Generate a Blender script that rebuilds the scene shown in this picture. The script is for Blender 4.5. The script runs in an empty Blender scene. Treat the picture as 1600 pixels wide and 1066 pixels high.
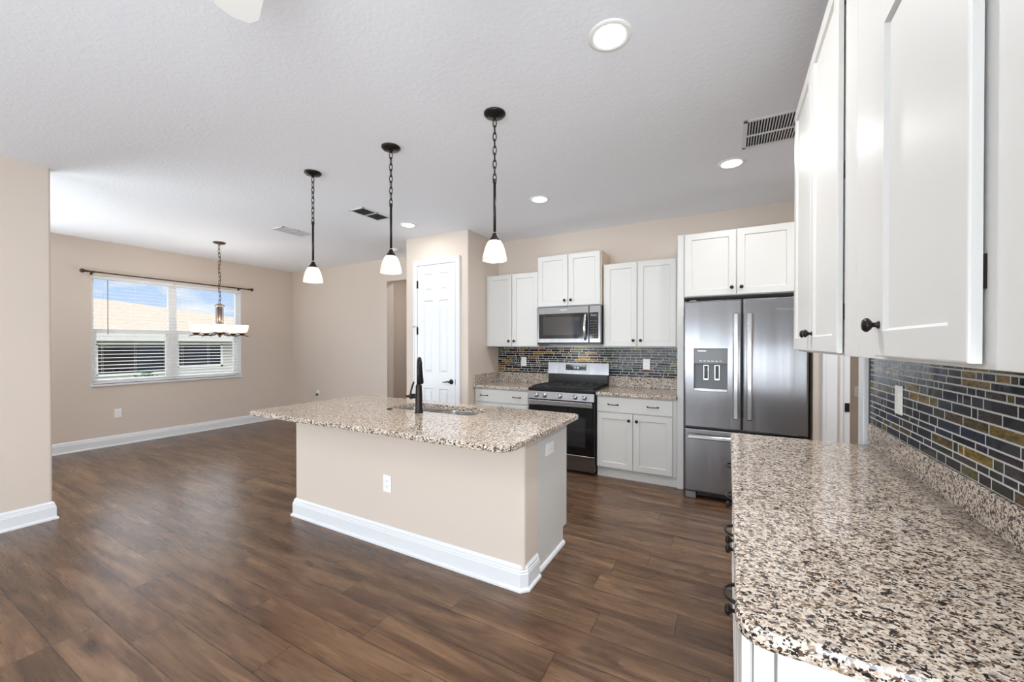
import bpy, math, random
from mathutils import Vector, Matrix
random.seed(7)
C = bpy.context.scene.collection
S = bpy.context.scene
PI = math.pi
R = math.radians
# ------------------------------------------------------------------ camera, world, lights, exposure
CEIL = 2.843
cam = bpy.data.cameras.new('camera'); camo = bpy.data.objects.new('camera', cam); C.objects.link(camo)
camo.location = (0, 0, 1.42)
PITCH = 0.35
camo.rotation_euler = (R(90 - PITCH), 0, R(28.6))
cam.sensor_width = 36.0
cam.lens = 36.0 * 618.0 / 1600.0
cam.shift_y = (538.3 + 618 * math.tan(R(PITCH)) - 533.0) / 1600.0
cam.clip_start = 0.02
S.camera = camo
S.view_settings.view_transform = 'Standard'
S.view_settings.look = 'None'
S.view_settings.gamma = 1.0
S.view_settings.use_curve_mapping = False
S.view_settings.exposure = 0.64
S.cycles.use_denoising = True
S.cycles.max_bounces = 12
S.cycles.diffuse_bounces = 7
S.cycles.glossy_bounces = 5
S.cycles.sample_clamp_indirect = 6.0

def lin(r, g, b):
    f = lambda c: (c / 255) / 12.92 if c / 255 <= 0.04045 else ((c / 255 + 0.055) / 1.055) ** 2.4
    return (f(r), f(g), f(b), 1.0)

def build_world():
    w = bpy.data.worlds.new('sky'); S.world = w; w.use_nodes = True
    nt = w.node_tree; n = nt.nodes; l = nt.links; n.clear()
    out = n.new('ShaderNodeOutputWorld'); bg = n.new('ShaderNodeBackground')
    tc = n.new('ShaderNodeTexCoord'); sep = n.new('ShaderNodeSeparateXYZ')
    l.new(tc.outputs['Generated'], sep.inputs[0])
    r1 = n.new('ShaderNodeValToRGB'); l.new(sep.outputs['Z'], r1.inputs[0])
    e = r1.color_ramp.elements
    e[0].position = 0.0; e[0].color = lin(205, 222, 244)
    e[1].position = 0.34; e[1].color = lin(226, 230, 236)
    x = e.new(0.14); x.color = lin(172, 205, 246)
    mp = n.new('ShaderNodeMapping'); mp.inputs['Scale'].default_value = (2.2, 2.2, 7.0)
    l.new(tc.outputs['Generated'], mp.inputs[0])
    no = n.new('ShaderNodeTexNoise'); no.inputs['Scale'].default_value = 3.0; no.inputs['Detail'].default_value = 6
    l.new(mp.outputs[0], no.inputs[0])
    r2 = n.new('ShaderNodeValToRGB'); l.new(no.outputs[0], r2.inputs[0])
    r2.color_ramp.elements[0].position = 0.52; r2.color_ramp.elements[1].position = 0.68
    mx = n.new('ShaderNodeMix'); mx.data_type = 'RGBA'
    l.new(r2.outputs[0], mx.inputs[0]); l.new(r1.outputs[0], mx.inputs[6]); mx.inputs[7].default_value = (0.95, 0.96, 0.97, 1)
    l.new(mx.outputs[2], bg.inputs[0])
    # the hazy sky is brighter higher up than near the horizon
    br = n.new('ShaderNodeMapRange'); br.interpolation_type = 'SMOOTHSTEP'
    br.inputs['From Min'].default_value = 0.13; br.inputs['From Max'].default_value = 0.34
    br.inputs['To Min'].default_value = 0.70; br.inputs['To Max'].default_value = 2.2
    l.new(sep.outputs['Z'], br.inputs[0]); l.new(br.outputs[0], bg.inputs[1])
    l.new(bg.outputs[0], out.inputs[0])
build_world()

def sun(direction, energy, col):
    d = bpy.data.lights.new('sun', 'SUN'); d.energy = energy; d.color = col; d.angle = R(0.6)
    o = bpy.data.objects.new('sun', d); C.objects.link(o)
    o.rotation_euler = Vector(direction).to_track_quat('-Z', 'Y').to_euler(); return o
sun((-0.45, -0.35, -0.82), 0.5, (1.0, 0.96, 0.9))

def area(name, loc, direction, sx, sy, power, col=(1, 1, 1), spread=180):
    d = bpy.data.lights.new(name, 'AREA'); d.shape = 'RECTANGLE'; d.size = sx; d.size_y = sy
    d.energy = power; d.color = col; d.spread = R(spread)
    o = bpy.data.objects.new(name, d); C.objects.link(o); o.location = loc
    o.rotation_euler = Vector(direction).to_track_quat('-Z', 'Y').to_euler(); return o
# area lamps standing in for daylight at unseen, guessed openings
DAY = (0.86, 0.945, 1.0)
area('daylight_rear', (-2.2, -4.72, 1.2), (0, 1, 1.8), 2.6, 2.2, 125, DAY)
area('daylight_rear_left', (-4.52, -4.72, 1.2), (0, 1, 1.8), 0.8, 2.2, 46, DAY)
area('daylight_sidelight', (-0.5, -4.72, 1.2), (0, 1, 0.2), 0.2, 2.0, 2.5, DAY)
area('fill_nook', (-7.72, -0.55, 1.15), (1, 0, 0.8), 2.2, 2.2, 125, DAY)  # added fill from an unseen opening, brightens nook, far wall and floor
area('fill_right', (0.79, -1.15, 1.2), (-1, 0.7, 0.7), 1.6, 2.0, 75, DAY)  # unseen lamp added to lift the ceiling and the island's end panel

# ------------------------------------------------------------------ materials
def mat(name):
    m = bpy.data.materials.new(name); m.use_nodes = True
    nt = m.node_tree; b = nt.nodes['Principled BSDF']
    return m, nt, b
def simple(name, col, rough=0.5, metal=0.0, spec=0.5, coat=0.0):
    m, nt, b = mat(name)
    b.inputs['Base Color'].default_value = col if len(col) == 4 else (*col, 1)
    b.inputs['Roughness'].default_value = rough; b.inputs['Metallic'].default_value = metal
    b.inputs['Specular IOR Level'].default_value = spec
    b.inputs['Coat Weight'].default_value = coat; b.inputs['Coat Roughness'].default_value = 0.1
    return m
def bumpy(name, col, rough, scale, strength, dist=0.002, detail=4, spec=0.4, var=0.0):
    m, nt, b = mat(name)
    b.inputs['Base Color'].default_value = col; b.inputs['Roughness'].default_value = rough
    b.inputs['Specular IOR Level'].default_value = spec
    tc = nt.nodes.new('ShaderNodeTexCoord'); no = nt.nodes.new('ShaderNodeTexNoise')
    no.inputs['Scale'].default_value = scale; no.inputs['Detail'].default_value = detail
    bp = nt.nodes.new('ShaderNodeBump'); bp.inputs['Strength'].default_value = strength; bp.inputs['Distance'].default_value = dist
    nt.links.new(tc.outputs['Object'], no.inputs[0]); nt.links.new(no.outputs[0], bp.inputs['Height']); nt.links.new(bp.outputs[0], b.inputs['Normal'])
    return m
def knockdown(name, col):
    m, nt, b = mat(name); n = nt.nodes; l = nt.links
    b.inputs['Base Color'].default_value = col; b.inputs['Roughness'].default_value = 0.85; b.inputs['Specular IOR Level'].default_value = 0.2
    tc = n.new('ShaderNodeTexCoord'); no = n.new('ShaderNodeTexNoise'); no.inputs['Scale'].default_value = 42; no.inputs['Detail'].default_value = 3
    rp = n.new('ShaderNodeValToRGB'); rp.color_ramp.elements[0].position = 0.46; rp.color_ramp.elements[1].position = 0.58
    bp = n.new('ShaderNodeBump'); bp.inputs['Strength'].default_value = 0.16; bp.inputs['Distance'].default_value = 0.003
    l.new(tc.outputs['Object'], no.inputs[0]); l.new(no.outputs[0], rp.inputs[0]); l.new(rp.outputs[0], bp.inputs['Height']); l.new(bp.outputs[0], b.inputs['Normal'])
    return m
def granite(name):
    m, nt, b = mat(name); n = nt.nodes; l = nt.links
    tc = n.new('ShaderNodeTexCoord')
    no = n.new('ShaderNodeTexNoise'); no.inputs['Scale'].default_value = 90; no.inputs['Detail'].default_value = 2
    l.new(tc.outputs['Object'], no.inputs[0])
    ad = n.new('ShaderNodeVectorMath'); ad.operation = 'MULTIPLY_ADD'; ad.inputs[1].default_value = (0.012, 0.012, 0.012)
    l.new(no.outputs['Color'], ad.inputs[0]); l.new(tc.outputs['Object'], ad.inputs[2])
    mp = n.new('ShaderNodeMapping'); mp.inputs['Rotation'].default_value = (0, 0, R(25)); mp.inputs['Scale'].default_value = (0.75, 1.1, 1.0)
    l.new(ad.outputs[0], mp.inputs[0])
    def cells(scale, stops):
        v = n.new('ShaderNodeTexVoronoi'); v.inputs['Scale'].default_value = scale
        l.new(mp.outputs[0], v.inputs['Vector'])
        sp = n.new('ShaderNodeSeparateColor'); l.new(v.outputs['Color'], sp.inputs[0])
        rp = n.new('ShaderNodeValToRGB'); rp.color_ramp.interpolation = 'CONSTANT'
        el = rp.color_ramp.elements
        el[0].position = stops[0][0]; el[0].color = stops[0][1]; el[1].position = stops[1][0]; el[1].color = stops[1][1]
        for p, c in stops[2:]:
            x = el.new(p); x.color = c
        l.new(sp.outputs[0], rp.inputs[0]); return rp, sp
    big, s1 = cells(150, [(0, lin(219, 208, 195)), (0.26, lin(200, 186, 170)), (0.43, lin(180, 171, 163)), (0.60, lin(150, 130, 112)), (0.71, lin(94, 76, 66)), (0.80, lin(54, 47, 46)), (0.89, lin(30, 29, 32))])
    sml, s2 = cells(330, [(0, lin(228, 214, 198)), (0.4, lin(180, 156, 134)), (0.6, lin(70, 56, 50)), (0.8, lin(34, 31, 31))])
    gt = n.new('ShaderNodeMath'); gt.operation = 'GREATER_THAN'; gt.inputs[1].default_value = 0.7; l.new(s2.outputs[1], gt.inputs[0])
    mx = n.new('ShaderNodeMix'); mx.data_type = 'RGBA'; l.new(gt.outputs[0], mx.inputs[0]); l.new(big.outputs[0], mx.inputs[6]); l.new(sml.outputs[0], mx.inputs[7])
    l.new(mx.outputs[2], b.inputs['Base Color'])
    b.inputs['Roughness'].default_value = 0.09; b.inputs['Specular IOR Level'].default_value = 0.55
    return m
def steel(name, col, rough=0.26, horiz=True):
    m, nt, b = mat(name); n = nt.nodes; l = nt.links
    b.inputs['Base Color'].default_value = col; b.inputs['Metallic'].default_value = 1.0
    tc = n.new('ShaderNodeTexCoord'); mp = n.new('ShaderNodeMapping')
    mp.inputs['Scale'].default_value = (3, 3, 900) if horiz else (900, 900, 3)
    no = n.new('ShaderNodeTexNoise'); no.inputs['Scale'].default_value = 1.0; no.inputs['Detail'].default_value = 2
    l.new(tc.outputs['Object'], mp.inputs[0]); l.new(mp.outputs[0], no.inputs[0])
    mr = n.new('ShaderNodeMapRange'); mr.inputs['To Min'].default_value = rough - 0.02; mr.inputs['To Max'].default_value = rough + 0.03
    l.new(no.outputs[0], mr.inputs[0]); l.new(mr.outputs[0], b.inputs['Roughness'])
    b.inputs['Anisotropic'].default_value = 0.8; b.inputs['Anisotropic Rotation'].default_value = 0.0
    wm = n.new('ShaderNodeMapping'); wm.inputs['Scale'].default_value = (7, 7, 0.25); wn = n.new('ShaderNodeTexNoise'); wn.inputs['Scale'].default_value = 1.0; wn.inputs['Detail'].default_value = 2
    l.new(tc.outputs['Object'], wm.inputs[0]); l.new(wm.outputs[0], wn.inputs[0])
    wb = n.new('ShaderNodeBump'); wb.inputs['Strength'].default_value = 0.5; wb.inputs['Distance'].default_value = 0.012
    l.new(wn.outputs[0], wb.inputs['Height']); l.new(wb.outputs[0], b.inputs['Normal'])
    tg = n.new('ShaderNodeTangent'); tg.direction_type = 'RADIAL'; tg.axis = 'Z'
    l.new(tg.outputs[0], b.inputs['Tangent'])
    return m
def glass_tile(name):
    m, nt, b = mat(name); n = nt.nodes; l = nt.links
    at = n.new('ShaderNodeAttribute'); at.attribute_name = 'tile'
    tc = n.new('ShaderNodeTexCoord'); mp = n.new('ShaderNodeMapping'); mp.inputs['Scale'].default_value = (1, 1, 3)
    no = n.new('ShaderNodeTexNoise'); no.inputs['Scale'].default_value = 28; no.inputs['Detail'].default_value = 3; no.inputs['Distortion'].default_value = 1.2
    l.new(tc.outputs['Object'], mp.inputs[0]); l.new(mp.outputs[0], no.inputs[0])
    rp = n.new('ShaderNodeValToRGB'); rp.color_ramp.elements[0].position = 0.35; rp.color_ramp.elements[0].color = (0.35, 0.35, 0.35, 1)
    rp.color_ramp.elements[1].position = 0.7; rp.color_ramp.elements[1].color = (1.5, 1.5, 1.5, 1)
    l.new(no.outputs[0], rp.inputs[0])
    mx = n.new('ShaderNodeMix'); mx.data_type = 'RGBA'; mx.blend_type = 'MULTIPLY'; mx.inputs[0].default_value = 1
    l.new(at.outputs['Color'], mx.inputs[6]); l.new(rp.outputs[0], mx.inputs[7])
    l.new(mx.outputs[2], b.inputs['Base Color'])
    b.inputs['Roughness'].default_value = 0.12; b.inputs['Specular IOR Level'].default_value = 0.16
    n2 = n.new('ShaderNodeTexNoise'); n2.inputs['Scale'].default_value = 14; l.new(tc.outputs['Object'], n2.inputs[0])
    bp = n.new('ShaderNodeBump'); bp.inputs['Strength'].default_value = 0.25; bp.inputs['Distance'].default_value = 0.006
    l.new(n2.outputs[0], bp.inputs['Height']); l.new(bp.outputs[0], b.inputs['Normal'])
    return m
def plank(name):
    m, nt, b = mat(name); n = nt.nodes; l = nt.links
    def node(t, **k):
        x = n.new(t)
        for a, v in k.items(): setattr(x, a, v)
        return x
    def math_(op, a, bb=None):
        x = node('ShaderNodeMath', operation=op)
        for i, v in enumerate((a, bb)):
            if v is None: continue
            if isinstance(v, (int, float)): x.inputs[i].default_value = v
            else: l.new(v, x.inputs[i])
        return x.outputs[0]
    uv = node('ShaderNodeUVMap', uv_map='local'); at = node('ShaderNodeAttribute'); at.attribute_name = 'plank'
    sz = node('ShaderNodeUVMap', uv_map='size')
    su = node('ShaderNodeSeparateXYZ'); l.new(uv.outputs[0], su.inputs[0])
    ss = node('ShaderNodeSeparateXYZ'); l.new(sz.outputs[0], ss.inputs[0])
    # distance to the plank's edges
    d = math_('MINIMUM', math_('MINIMUM', su.outputs[0], math_('SUBTRACT', ss.outputs[0], su.outputs[0])),
              math_('MINIMUM', su.outputs[1], math_('SUBTRACT', ss.outputs[1], su.outputs[1])))
    seam = node('ShaderNodeMapRange'); seam.inputs['From Min'].default_value = 0.0012; seam.inputs['From Max'].default_value = 0.0030
    l.new(d, seam.inputs[0])
    off = node('ShaderNodeVectorMath', operation='MULTIPLY_ADD'); off.inputs[1].default_value = (37, 53, 71)
    l.new(at.outputs['Color'], off.inputs[0]); l.new(uv.outputs[0], off.inputs[2])
    def noise(scale3, sc, det, dist=0.0, rough=0.5):
        mp = node('ShaderNodeMapping'); mp.inputs['Scale'].default_value = scale3; l.new(off.outputs[0], mp.inputs[0])
        no = node('ShaderNodeTexNoise'); no.inputs['Scale'].default_value = sc; no.inputs['Detail'].default_value = det
        no.inputs['Distortion'].default_value = dist; no.inputs['Roughness'].default_value = rough
        l.new(mp.outputs[0], no.inputs[0]); return no.outputs[0]
    big = noise((1.1, 9.0, 1), 1.0, 5, 0.8, 0.6)
    fine = noise((3.5, 110, 1), 1.0, 3)
    ringn = noise((1.0, 6.5, 1), 0.9, 1.5, 0.3)
    ring = math_('SINE', math_('MULTIPLY', ringn, 95.0))
    knot = noise((5.5, 14, 1), 1.0, 2, 0.5)
    rp = node('ShaderNodeValToRGB'); el = rp.color_ramp.elements
    el[0].position = 0.25; el[0].color = lin(64, 44, 31)
    el[1].position = 0.76; el[1].color = lin(139, 112, 86)
    x = el.new(0.43); x.color = lin(90, 64, 45)
    x = el.new(0.56); x.color = lin(112, 84, 61)
    l.new(big, rp.inputs[0])
    f1 = node('ShaderNodeMapRange'); f1.inputs['From Min'].default_value = 0.3; f1.inputs['From Max'].default_value = 0.7; f1.inputs['To Min'].default_value = 0.88; f1.inputs['To Max'].default_value = 1.08; l.new(fine, f1.inputs[0])
    f2 = node('ShaderNodeMapRange'); f2.inputs['From Min'].default_value = -1; f2.inputs['To Min'].default_value = 0.85; f2.inputs['To Max'].default_value = 1.06; l.new(ring, f2.inputs[0])
    f3 = node('ShaderNodeMapRange'); f3.inputs['From Min'].default_value = 0.25; f3.inputs['From Max'].default_value = 0.34; f3.inputs['To Min'].default_value = 0.5; f3.inputs['To Max'].default_value = 1.0; l.new(knot, f3.inputs[0])
    sc = node('ShaderNodeSeparateColor'); l.new(at.outputs['Color'], sc.inputs[0])
    f4 = node('ShaderNodeMapRange'); f4.inputs['To Min'].default_value = 0.86; f4.inputs['To Max'].default_value = 1.12; l.new(sc.outputs[1], f4.inputs[0])
    f5 = node('ShaderNodeMapRange'); f5.inputs['To Min'].default_value = 0.28; f5.inputs['To Max'].default_value = 1.0; l.new(seam.outputs[0], f5.inputs[0])
    k = math_('MULTIPLY', math_('MULTIPLY', f1.outputs[0], f2.outputs[0]), math_('MULTIPLY', math_('MULTIPLY', f3.outputs[0], f4.outputs[0]), f5.outputs[0]))
    mx = node('ShaderNodeMix', data_type='RGBA', blend_type='MULTIPLY'); mx.inputs[0].default_value = 1
    l.new(rp.outputs[0], mx.inputs[6]); l.new(k, mx.inputs[7])
    l.new(mx.outputs[2], b.inputs['Base Color'])
    rr = node('ShaderNodeMapRange'); rr.inputs['To Min'].default_value = 0.24; rr.inputs['To Max'].default_value = 0.32; l.new(fine, rr.inputs[0]); l.new(rr.outputs[0], b.inputs['Roughness'])
    b.inputs['Specular IOR Level'].default_value = 0.55
    bp = node('ShaderNodeBump'); bp.inputs['Strength'].default_value = 0.15; bp.inputs['Distance'].default_value = 0.001
    hh = math_('ADD', math_('MULTIPLY', fine, 0.25), seam.outputs[0]); l.new(hh, bp.inputs['Height']); l.new(bp.outputs[0], b.inputs['Normal'])
    return m
def glow(name, col, strength):
    m, nt, b = mat(name)
    b.inputs['Base Color'].default_value = (0.9, 0.9, 0.88, 1)
    b.inputs['Emission Color'].default_value = col; b.inputs['Emission Strength'].default_value = strength
    return m
def pane_glass(name, tint=(1, 1, 1, 1), refl=1.0):
    m = bpy.data.materials.new(name); m.use_nodes = True; nt = m.node_tree; n = nt.nodes; n.clear()
    o = n.new('ShaderNodeOutputMaterial'); t = n.new('ShaderNodeBsdfTransparent'); g = n.new('ShaderNodeBsdfGlossy'); g.inputs['Roughness'].default_value = 0.01
    t.inputs[0].default_value = tint
    f = n.new('ShaderNodeFresnel'); f.inputs[0].default_value = 1.45; mx = n.new('ShaderNodeMixShader')
    mu = n.new('ShaderNodeMath'); mu.operation = 'MULTIPLY'; mu.inputs[1].default_value = refl
    nt.links.new(f.outputs[0], mu.inputs[0]); nt.links.new(mu.outputs[0], mx.inputs[0]); nt.links.new(t.outputs[0], mx.inputs[1]); nt.links.new(g.outputs[0], mx.inputs[2]); nt.links.new(mx.outputs[0], o.inputs[0])
    return m
def alabaster(name, strength, col):
    m = bpy.data.materials.new(name); m.use_nodes = True; nt = m.node_tree; n = nt.nodes; n.clear(); l = nt.links
    o = n.new('ShaderNodeOutputMaterial'); d = n.new('ShaderNodeBsdfPrincipled'); t = n.new('ShaderNodeBsdfTranslucent')
    tc = n.new('ShaderNodeTexCoord'); no = n.new('ShaderNodeTexNoise'); no.inputs['Scale'].default_value = 14; no.inputs['Distortion'].default_value = 2.5; no.inputs['Detail'].default_value = 3
    l.new(tc.outputs['Object'], no.inputs[0])
    rp = n.new('ShaderNodeValToRGB'); rp.color_ramp.elements[0].position = 0.35; rp.color_ramp.elements[0].color = lin(236, 222, 205); rp.color_ramp.elements[1].position = 0.65; rp.color_ramp.elements[1].color = lin(255, 252, 246)
    l.new(no.outputs[0], rp.inputs[0])
    l.new(rp.outputs[0], d.inputs['Base Color']); l.new(rp.outputs[0], t.inputs[0]); d.inputs['Roughness'].default_value = 0.25
    l.new(rp.outputs[0], d.inputs['Emission Color']); d.inputs['Emission Strength'].default_value = strength
    mx = n.new('ShaderNodeMixShader'); mx.inputs[0].default_value = 0.55
    l.new(d.outputs[0], mx.inputs[1]); l.new(t.outputs[0], mx.inputs[2]); l.new(mx.outputs[0], o.inputs[0])
    return m
M = {}
M['wall'] = bumpy('beige_paint', lin(213, 201, 190), 0.7, 70, 0.12, 0.002, 3, 0.3)
M['ceil'] = knockdown('ceiling_knockdown', lin(240, 243, 249))
M['trim'] = simple('white_trim_paint', lin(226, 229, 233), 0.35)
M['cab'] = simple('white_cabinet_paint', lin(210, 210, 208), 0.4)
M['cabin'] = simple('maple_cabinet_side', lin(222, 200, 176), 0.45)
M['gap'] = simple('dark_gap', lin(60, 55, 45), 0.8)
M['granite'] = granite('speckled_granite')
M['steel'] = steel('brushed_steel', lin(146, 146, 149), 0.25)
M['steel_b'] = steel('satin_steel', lin(206, 207, 210), 0.2)
M['chrome'] = simple('polished_steel', lin(215, 216, 220), 0.12, 1.0)
M['bowl'] = steel('sink_steel', lin(196, 194, 192), 0.3)
M['black'] = simple('black_enamel', lin(22, 22, 24), 0.22)
M['iron'] = simple('cast_iron', lin(34, 34, 37), 0.6)
M['bglass'] = simple('black_glass', lin(13, 13, 15), 0.05, 0, 0.6)
M['mwglass'] = simple('microwave_glass', lin(38, 38, 40), 0.06, 0, 0.8)
M['bronze'] = simple('oil_rubbed_bronze', lin(46, 41, 40), 0.34, 0.75)
M['bronze2'] = simple('warm_bronze', lin(84, 66, 54), 0.4, 0.8)
M['nickel'] = simple('brushed_bronze_column', lin(150, 135, 124), 0.35, 0.7)
M['plastic'] = simple('white_plastic', lin(243, 243, 242), 0.3)
M['slot'] = simple('outlet_slot', lin(70, 68, 66), 0.5)
M['plank'] = plank('oak_vinyl_plank')
M['tile'] = glass_tile('iridescent_glass_tile')
M['grout'] = simple('pale_grout', lin(196, 199, 199), 0.8)
M['dtrim'] = simple('dark_metal_trim', lin(48, 48, 52), 0.3, 0.8)
M['glass'] = pane_glass('window_glass', (1, 1, 1, 1), 0.12)
M['shade'] = alabaster('alabaster_glass', 0.18, None)
M['lamp'] = glow('led_lens', (1, 0.98, 0.95, 1), 6.0)
M['bulb'] = glow('bulb', (1, 0.93, 0.82, 1), 8.0)
M['display'] = glow('blue_display', (0.35, 0.75, 1, 1), 0.8)
M['slat'] = simple('white_slat', lin(240, 240, 240), 0.45)
M['vinyl'] = simple('white_vinyl', lin(240, 241, 242), 0.4)
M['ventdark'] = simple('duct_dark', lin(28, 28, 30), 0.9)
M['ventgray'] = simple('duct_gray', lin(120, 120, 122), 0.9)
M['ventmid'] = simple('duct_mid', lin(92, 92, 94), 0.9)
M['pale'] = simple('pale_register', lin(236, 236, 238), 0.7)
M['grill'] = simple('white_grille', lin(226, 226, 227), 0.5)
M['stucco'] = bumpy('white_stucco', lin(200, 198, 195), 0.9, 60, 0.3)
M['roof'] = bumpy('tan_roof', lin(160, 146, 130), 0.9, 40, 0.4)
M['grass'] = bumpy('lawn', lin(116, 130, 84), 0.95, 90, 0.6, 0.02)
M['leaf'] = bumpy('shrub_leaf', lin(70, 100, 74), 0.8, 30, 0.5)
M['plug'] = simple('grey_plug', lin(92, 88, 86), 0.5)
M['dgrey'] = simple('dispenser_grey', lin(98, 99, 102), 0.35, 0.3)
M['mgrey'] = simple('appliance_grey', lin(128, 130, 133), 0.45, 0.3)

# ------------------------------------------------------------------ mesh helpers
class MB:
    def __init__(s): s.v = []; s.f = []; s.sm = []; s.col = []
    def add(s, vs, fs, smooth=False, col=None):
        o = len(s.v); s.v += [tuple(v) for v in vs]
        for f in fs: s.f.append([o + i for i in f]); s.sm.append(smooth); s.col.append(col)
        return s
    def box(s, lo, hi, bev=0.0, col=None):
        lo, hi = [min(a, b) for a, b in zip(lo, hi)], [max(a, b) for a, b in zip(lo, hi)]
        if bev <= 0:
            x0, y0, z0 = lo; x1, y1, z1 = hi
            vs = [(x0, y0, z0), (x1, y0, z0), (x1, y1, z0), (x0, y1, z0), (x0, y0, z1), (x1, y0, z1), (x1, y1, z1), (x0, y1, z1)]
            return s.add(vs, [(3, 2, 1, 0), (4, 5, 6, 7), (0, 1, 5, 4), (1, 2, 6, 5), (2, 3, 7, 6), (3, 0, 4, 7)], col=col)
        b = min(bev, *[(h - l) / 2.001 for l, h in zip(lo, hi)])
        def ring(z, i):
            x0, x1, y0, y1 = lo[0] + i, hi[0] - i, lo[1] + i, hi[1] - i
            k = b - i if i < b else 0.0
            if k <= 0: k = b * 0.0
            c = b
            return [(lo[0] + c, y0, z), (hi[0] - c, y0, z), (x1, lo[1] + c, z), (x1, hi[1] - c, z), (hi[0] - c, y1, z), (lo[0] + c, y1, z), (x0, hi[1] - c, z), (x0, lo[1] + c, z)]
        return s.loft([ring(lo[2], b * 0.999), ring(lo[2] + b, 0), ring(hi[2] - b, 0), ring(hi[2], b * 0.999)], True, True)
    def fbox(s, fr, lo, hi, bev=0.0):
        t = MB(); t.box(lo, hi, bev); return s.add([fr(*v) for v in t.v], t.f if fr.flip == 1 else [f[::-1] for f in t.f])
    def loft(s, rings, cap0=False, cap1=False, smooth=False, closed=True, col=None):
        n = len(rings[0]); vs = [v for r in rings for v in r]; fs = []
        for k in range(len(rings) - 1):
            for i in range(n if closed else n - 1):
                j = (i + 1) % n
                fs.append((k * n + i, k * n + j, (k + 1) * n + j, (k + 1) * n + i))
        if cap0: fs.append(tuple(range(n))[::-1])
        if cap1: fs.append(tuple((len(rings) - 1) * n + i for i in range(n)))
        return s.add(vs, fs, smooth, col)
    def lathe(s, prof, loc, axis=(0, 0, 1), n=24, cap=True, smooth=True):
        q = Vector((0, 0, 1)).rotation_difference(Vector(axis).normalized()); L = Vector(loc)
        rings = [[tuple(L + q @ Vector((r * math.cos(2 * PI * i / n), r * math.sin(2 * PI * i / n), z))) for i in range(n)] for r, z in prof]
        return s.loft(rings, cap, cap, smooth)
    def cyl(s, a, b, r, n=16, r2=None):
        a, b = Vector(a), Vector(b)
        return s.lathe([(r, 0), (r if r2 is None else r2, (b - a).length)], a, b - a, n, True, False if n < 8 else True)
    def tube(s, pts, r, n=10, closed=False, cap=True):
        P = [Vector(p) for p in pts]; m = len(P); rings = []; up = None
        for i in range(m):
            if closed: t = (P[(i + 1) % m] - P[i - 1])
            else: t = P[min(i + 1, m - 1)] - P[max(i - 1, 0)]
            t.normalize()
            if up is None:
                up = Vector((0, 0, 1)) if abs(t.z) < 0.9 else Vector((1, 0, 0))
            a = (up - t * up.dot(t)).normalized(); up = a; bb = t.cross(a)
            rr = r[i] if isinstance(r, (list, tuple)) else r
            rings.append([tuple(P[i] + a * rr * math.cos(2 * PI * k / n) + bb * rr * math.sin(2 * PI * k / n)) for k in range(n)])
        if closed: rings.append(rings[0]); cap = False
        return s.loft(rings, cap, cap, True)
    def sphere(s, c, r, n=16, m=10, sq=(1, 1, 1)):
        rings = []
        for k in range(m + 1):
            a = -PI / 2 + PI * k / m; rr = max(math.cos(a), 1e-3)
            rings.append([(c[0] + sq[0] * r * rr * math.cos(2 * PI * i / n), c[1] + sq[1] * r * rr * math.sin(2 * PI * i / n), c[2] + sq[2] * r * math.sin(a)) for i in range(n)])
        return s.loft(rings, True, True, True)
    def prism(s, poly, z0, z1, bev=0.0):
        return s.loft([[(x, y, z0) for x, y in poly], [(x, y, z1) for x, y in poly]], True, True)
    def build(s, name, m, parent=None, attr=None):
        me = bpy.data.meshes.new(name)
        off = Vector((0, 0, 0)); p = parent
        while p is not None: off += p.location; p = p.parent
        me.from_pydata([tuple(Vector(v) - off) for v in s.v], [], s.f)
        me.polygons.foreach_set('use_smooth', s.sm)
        if attr:
            a = me.attributes.new(attr, 'FLOAT_COLOR', 'CORNER'); buf = []
            for f, c in zip(s.f, s.col): buf += list(c or (0.5, 0.5, 0.5, 1)) * len(f)
            a.data.foreach_set('color', buf)
        me.materials.append(m); me.update()
        o = bpy.data.objects.new(name, me); C.objects.link(o)
        if parent is not None: o.parent = parent
        return o
class Frame:
    """local (a along U, b up, c outward along N)"""
    def __init__(s, o, U, N):
        s.o = Vector(o); s.U = Vector(U); s.N = Vector(N); s.Z = Vector((0, 0, 1))
        s.flip = 1 if s.U.cross(s.Z).dot(s.N) > 0 else -1
    def __call__(s, a, b, c): return tuple(s.o + s.U * a + s.Z * b + s.N * c)
def thing(name, label, cat, loc=(0, 0, 0), group=None):
    o = bpy.data.objects.new(name, None); C.objects.link(o); o.location = loc; o.empty_display_size = 0.05
    o['label'] = label; o['category'] = cat
    if group: o['group'] = group
    return o
def tag(o, label, cat, group=None):
    o['label'] = label; o['category'] = cat
    if group: o['group'] = group
    return o
def struct(o):
    o['kind'] = 'structure'; return o
def dup(root, loc, label, group=None):
    r = root.copy(); C.objects.link(r); r.location = loc; r['label'] = label
    for ch in list(root.children):
        c = ch.copy(); C.objects.link(c); c.parent = r
        for g in ch.children:
            d = g.copy(); C.objects.link(d); d.parent = c
    return r
def rrect(x0, y0, x1, y1, rad, inset=0.0, seg=6):
    """rounded rectangle, radii per corner (x0y0, x1y0, x1y1, x0y1)"""
    pts = []
    for (cx, cy, r, a0) in ((x0, y0, rad[0], 180), (x1, y0, rad[1], 270), (x1, y1, rad[2], 0), (x0, y1, rad[3], 90)):
        sx = 1 if cx == x0 else -1; sy = 1 if cy == y0 else -1
        ox, oy = cx + sx * r, cy + sy * r
        for k in range(seg + 1):
            a = R(a0 + 90 * k / seg); rr = max(r - inset, 0.0005)
            pts.append((ox + rr * math.cos(a), oy + rr * math.sin(a)))
    return pts
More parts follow.
